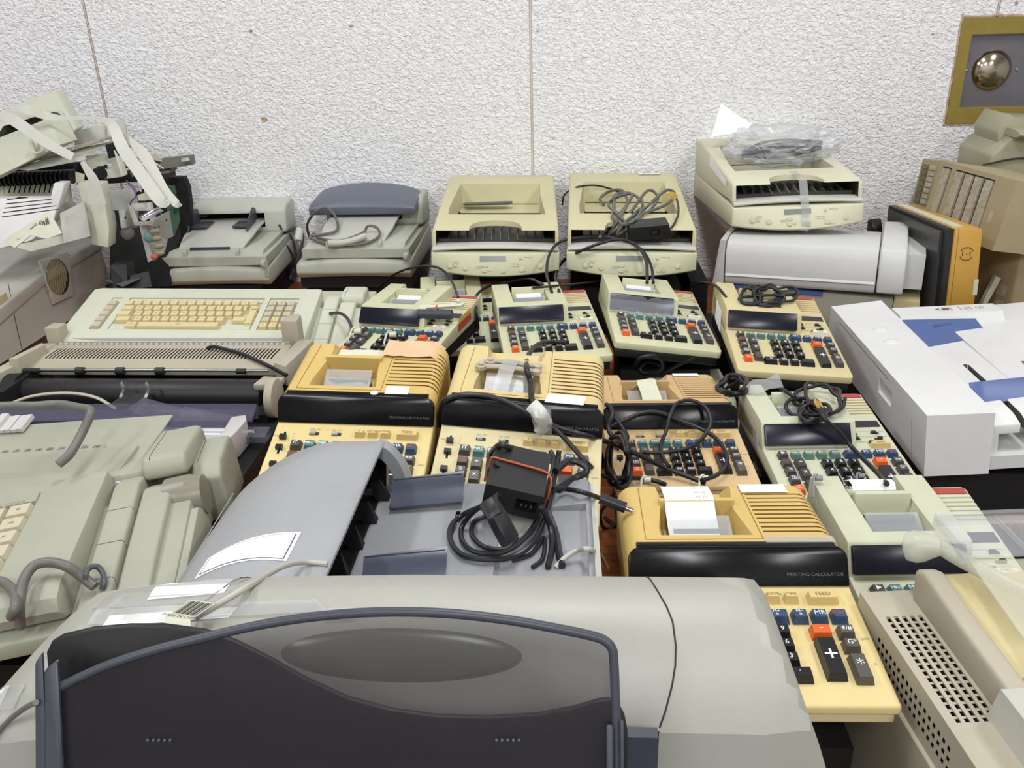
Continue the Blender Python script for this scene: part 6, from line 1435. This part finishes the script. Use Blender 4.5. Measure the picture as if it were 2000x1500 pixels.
cable('power_cable', [(1196, 800, .01), (1190, 830, .01), (1215, 822, .012), (1255, 806, .012), (1290, 806, .012), (1320, 818, .012), (1370, 838, .012), (1400, 858, .012), (1418, 885, .012), (1418, 908, .012), (1400, 928, .01), (1370, 938, .01)], .0036, 'cord', 'black cord snaking over the display bar of the tan calculator')
cable('power_cable', [(1255, 882, .008), (1290, 884, .008), (1340, 876, .01), (1372, 856, .012), (1388, 825, .014), (1378, 796, .012), (1350, 782, .012), (1322, 788, .012), (1308, 815, .012), (1300, 845, .01), (1290, 870, .01), (1296, 895, .01), (1308, 912)], .0034, 'cord', 'black cord making a round loop over the keys of the tan calculator')
cable('power_cable', [(1184, 790, .01), (1192, 795, .012), (1196, 812, .012), (1188, 832, .012), (1194, 850, .012), (1210, 866, .012), (1225, 855, .012), (1215, 835, .01), (1200, 815, .008)], .0042, 'cord', 'black cord hanging at the left end of the tan calculator')
cable('cord_bundle', loops(1208, 900, 22, 44, 4.2, 7, .3, .014, step=.7), .0036, 'cord', 'bundle of black cord at the left front of the tan calculator', relax=4)
cable('power_cable', [(1180, 1010), (1200, 1028), (1180, 1032), (1172, 1005), (1190, 975, .01), (1210, 940, .01)], .0036, 'cord', 'black cord dropping to the table left of the nearest calculator')
cable('cord_bundle', loops(1432, 753, 26, 17, 3.6, 11, .25, .012, step=.65)+[(1455, 742, .01), (1475, 745, .01), (1510, 750, .012), (1540, 768, .012), (1565, 785, .01)], .0038, 'cord', 'black cord coil between the tan and the yellowed calculators', relax=4)
b = NB(); strip(b, [aty(1458, 762, 1.50), aty(1475, 756, 1.50), aty(1500, 750, 1.50), aty(1525, 742, 1.50)], [.012, .03, .02, .03], nrm=(0, -1, 1), th=.0003); single('tape_piece', b, 'tape', 'clear grey tape stuck on the cord coil behind the tan calculator', 'tape')
cable('cord_knot', loops(1605, 778, 42, 26, 2.6, 5, .35, .020, step=.7)+loops(1588, 805, 26, 19, 4.2, 9, .3, .022, step=.7)+[(1555, 812, .012), (1535, 795, .01), (1545, 780, .01), (1575, 778, .01)], .0034, 'cord', 'knotted black cord bundle on the printer slot of a pale green calculator', relax=4)
cable('power_cable', [(1600, 800, .014), (1612, 820, .012), (1640, 845, .008), (1665, 875, .008), (1695, 905, .01), (1715, 925, .01), (1732, 945, .008)], .0040, 'cord', 'black cord running from the knot down over the keys of the pale green calculator')
b = NB(); q = Vector((0, 0, CAMZ))+ray(1597, 792).normalized()*(pick(1597, 792)-.004); lathe(b, q, (1, -.4, .9), [(.012, 0), (.013, .002), (.012, .004), (.0105, .002)], 18); single('rubber_band', b, 'tie_yellow', 'brown rubber band around the knotted black cord', 'rubber band')
cable('cord_coil', loops(1466, 579, 20, 17, 2.6, 13, .18, .014, step=.6)+loops(1500, 577, 26, 18, 4.2, 17, .3, .018, step=.7)+[(1520, 565, .02), (1545, 560, .02), (1558, 570, .02), (1550, 586, .015), (1530, 588, .015), (1515, 582, .015)], .0034, 'cord', 'coiled black cord with plug on top of the yellowed calculator', relax=4)
b = NB(); q = Vector((0, 0, CAMZ))+ray(1535, 574).normalized()*(pick(1535, 574)-.008); tube(b, [q+V(-.022, 0, 0), q, q+V(.022, .004, 0)], .010, 10, 2, flat=.8); single('cord_plug', b, 'cord', 'black plug at the right of the coiled cord on the yellowed calculator', 'plug')
cable('power_cable', [(405, 680), (418, 677, .01), (440, 682, .01), (470, 690, .01), (500, 703, .008), (530, 717, .006), (560, 733)], .0042, 'cord', 'black cord crossing the slotted bar towards the yellow calculator')
cable('power_cable', [(645, 612), (665, 612, .01), (680, 624, .01), (690, 648)], .0040, 'cord', 'black cord curving at the right of the pale cream typewriter')
cable('cord_bundle', [(1240, 715), (1250, 700, .01), (1275, 695, .01), (1292, 705, .01), (1290, 722, .01), (1262, 728), (1250, 722), (1262, 708, .01), (1285, 712, .01), (1300, 725), (1325, 712, .01), (1358, 698)], .0050, 'cord', 'thick black cord coil in the gap behind the tan calculator')
# left typewriter cable
long_ = [at(*p) for p in ((-30, 795, .905), (20, 792, .905), (70, 792, .905), (115, 789, .905), (150, 795, .905), (172, 799, .905), (177, 808, .903), (162, 842, .885), (138, 885, .868), (114, 907, .860))]
b = NB(); tube(b, long_, .0062, 10, 4); single('signal_cable', b, 'cord_grey', 'thick grey cable bent over the scale of the green beige typewriter', 'cord')
if 0: cable('signal_cable', [(-30, 795, .03), (20, 792, .03), (70, 792, .03), (115, 789, .03), (150, 795, .03), (172, 799, .03), (176, 808, .03), (160, 842, .02), (135, 885, .015), (112, 906, .01)], .0062, 'cord_olive' if 'cord_olive' in MATS else 'cord_grey', 'thick grey cable bent over the scale of the green beige typewriter', k=4)
cable('signal_cable', [(40, 1225, .01), (38, 1180, .02), (46, 1135, .02), (65, 1106, .02), (95, 1098, .02), (130, 1106, .02), (160, 1126, .015), (185, 1146, .01)], .0060, 'cord_grey', 'thick grey brown cable arching behind the left end of the foreground printer')
cable('signal_cable', [(-30, 1130, .01), (8, 1138, .01), (28, 1158, .01), (30, 1185, .01), (22, 1205, .01)], .0058, 'cord_grey', 'short thick cable at the left edge below the typewriter keys')
cable('signal_cable', [(166, 1128, .01), (172, 1112, .01), (188, 1106, .01), (200, 1118, .01), (204, 1138, .01), (200, 1150)], .0034, 'cord_mid', 'thin grey cable curl behind the foreground printer, at its left')
cable('signal_cable', [(-20, 1450, .002), (5, 1420, .003), (28, 1398, .003), (50, 1382, .003), (70, 1372, .002)], .0020, 'cord_grey', 'thin grey cable on the lower left corner of the foreground printer')
cable('signal_cable', [(383, 1205, .002), (410, 1190, .006), (450, 1166, .012), (490, 1142, .014), (530, 1118, .014), (560, 1104, .012), (595, 1098, .008), (640, 1101, .002)], .0027, 'cord_beige', 'beige cable with a barcode tag lying over the foreground printer')
cable('signal_cable', [(1085, 1108, .0), (1105, 1088, .01), (1130, 1074, .014), (1155, 1074, .012), (1175, 1088, .008), (1186, 1110)], .0030, 'cord_beige', 'beige cable hump between the foreground printer and the grey scanner')
# barcode tag
d0 = pick(360, 1200); q = [Vector((0, 0, CAMZ))+ray(*p).normalized()*(d0-.022+dd) for p, dd in (((322, 1205), .0), ((372, 1212), -.002), ((405, 1178), -.004), ((372, 1171), .002))]
q[2] = q[1]+q[3]-q[0]; b = NB(); n_ = (q[1]-q[0]).cross(q[3]-q[0]).normalized()
add_faces(b, q+[p-n_*.0005 for p in q], [(0, 1, 2, 3), (7, 6, 5, 4), (0, 4, 5, 1), (1, 5, 6, 2), (2, 6, 7, 3), (3, 7, 4, 0)]); 
w_ = (q[1]-q[0]).length; h_ = (q[3]-q[0]).length; fr = Matrix.Translation(q[0]) @ Matrix(((q[1]-q[0])/w_, (q[3]-q[0])/h_, n_)).transposed().to_4x4()
for k in range(14):
    x = w_*(.06+.064*k); add_faces(b, [(x, h_*.25, .0004), (x+w_*(.02+.018*(k % 3)), h_*.25, .0004), (x+w_*(.02+.018*(k % 3)), h_*.95, .0004), (x, h_*.95, .0004)], [(0, 1, 2, 3)], 1, fr)
text(b, 'MADE IN CHINA', h_*.17, fr @ Matrix.Translation((w_*.5, h_*.12, .0005)), 1)
lo_ = [q[0], q[1], q[1]+V(.002, -.006, -.004), q[0]+V(.001, -.007, -.004)]; add_faces(b, lo_+[p-V(0, 0, .0005) for p in lo_], [(0, 1, 2, 3), (7, 6, 5, 4), (1, 5, 6, 2), (2, 6, 7, 3), (3, 7, 4, 0)])
single('barcode_tag', b, ['yellowed_paper', 'ink'], 'folded paper tag with barcode and MADE IN CHINA on the beige cable', 'tag')
# ---------------------------------------------------------------- power adapter on the grey scanner
Q = [Vector((0, 0, CAMZ))+ray(*p).normalized()*dd for p, dd in (((943, 952), 1.03), ((1056, 978), 1.03), ((1082, 880), 1.115), ((975, 872), 1.12))]
t = thing('power_adapter', 'black power adapter bound with an orange rubber band and looped cord, on the grey scanner', 'power adapter', tuple((Q[0]+Q[2])/2))
c_ = (Q[0]+Q[2])/2; fx = (Q[1]-Q[0]); fy = (Q[3]-Q[0]); fr = frame((0, 0, 0), fx, fy); wx = (fx.length+(Q[2]-Q[3]).length)/2; wy = fy.length
b = NB(); bx(b, -wx/2, wx/2, -wy/2, wy/2, -.034, 0, T=fr); bev(b, .004, 3)
b = cut(b, [(lambda c: (bx(c, .004, .030, -wy/2-.01, -wy/2+.010, -.026, -.010, 1, T=fr), c)[1])(NB())]); part('case', b, ['black', 'void'], t)
for dx in (.011, .017, .023):
    b = NB(); bx(b, dx-.0008, dx+.0008, -wy/2+.0005, -wy/2+.008, -.020, -.016, T=fr); part('pin', b, 'steel', t)
b = NB(); y_ = .006; ring = [(-wx/2-.001, y_+.004, .001), (0, y_-.0, .0016), (wx/2+.001, y_-.006, .001), (wx/2+.006, y_-.016, -.016), (wx/2+.001, y_-.012, -.035), (0, y_-.004, -.0355), (-wx/2-.001, y_+.004, -.035), (-wx/2-.001, y_+.004, .001)]
tube(b, [fr @ Vector(p) for p in ring], .0016, 8, 4, flat=1.4); part('rubber_band', b, 'rubber_band', t)
def acable(pts, r, m='cord', name='cord'):
    b = NB(); P = []
    for p in pts: P.append(Vector((0, 0, CAMZ))+ray(p[0], p[1]).normalized()*(min(pick(p[0], p[1])-r, 1.16)-(p[2] if len(p) > 2 else 0)))
    bmesh_pts = [p-c_ for p in P]; tube(b, bmesh_pts, r, 8, 6); return part(name, b, m, t)
refresh()
acable([(975, 965, .01), (950, 985, .012), (905, 1005, .01), (880, 1030, .008), (882, 1060, .008), (905, 1085, .008), (950, 1092, .01), (1000, 1088, .012), (1040, 1060, .02), (1065, 1010, .02), (1078, 960, .02), (1088, 905, .01), (1092, 880, .006)], .0034)
acable([(968, 970, .008), (925, 1000, .008), (902, 1030, .006), (905, 1060, .006), (935, 1080, .008), (985, 1078, .01), (1030, 1045, .016), (1060, 990, .018), (1072, 945, .016), (1082, 900, .01), (1075, 880, .006)], .0032)
acable([(950, 1008, .006), (925, 1020, .005), (922, 1045, .005), (945, 1068, .006), (985, 1072, .006), (1010, 1050, .01)], .003)
acable([(1085, 920, .004), (1112, 900, .006), (1140, 908, .006), (1145, 922, .006), (1120, 935, .006), (1090, 955, .008)], .0048)
acable([(1000, 875, .002), (975, 870, .004), (958, 890, .004), (955, 920, .004), (972, 905, .004)], .0040)
acable([(1070, 1000, .006), (1085, 1040, .004), (1092, 1080, .004), (1098, 1105, .004)], .0042)
acable([(1058, 990, .006), (1075, 1030, .003), (1078, 1070, .003), (1070, 1108, .003)], .0036)
acable([(1078, 953, .008), (1105, 955, .014), (1140, 962, .018), (1175, 974, .02)], .0032)
acable([(1000, 1095, .004), (1040, 1080, .004), (1062, 1050, .004), (1060, 1090, .003), (1040, 1108, .003)], .0026)
b = NB(); P = [Vector((0, 0, CAMZ))+ray(px, py).normalized()*1.075 for px, py in ((1172, 973), (1185, 978), (1222, 992), (1236, 998))]
tube(b, [p-c_ for p in P[:3]], .0068, 12, 3); part('barrel_plug', b, 'cord', t)
b = NB(); cyl(b, P[2]-c_, P[3]-c_, .0030, n=12); part('plug_tip', b, 'chrome', t)
b = NB(); P = [Vector((0, 0, CAMZ))+ray(px, py).normalized()*dd-c_ for px, py, dd in ((952, 978, .985), (972, 1010, .980), (985, 1036, .980), (996, 1056, .985))]
tube(b, P[:2], .0145, 4, 1, flat=.8); tube(b, [P[1]-(P[1]-P[0])*.1, P[2], P[3]], .0135, 8, 3, flat=.75); bev(b, .0015, 1, 50); part('mains_plug', b, 'cord', t)
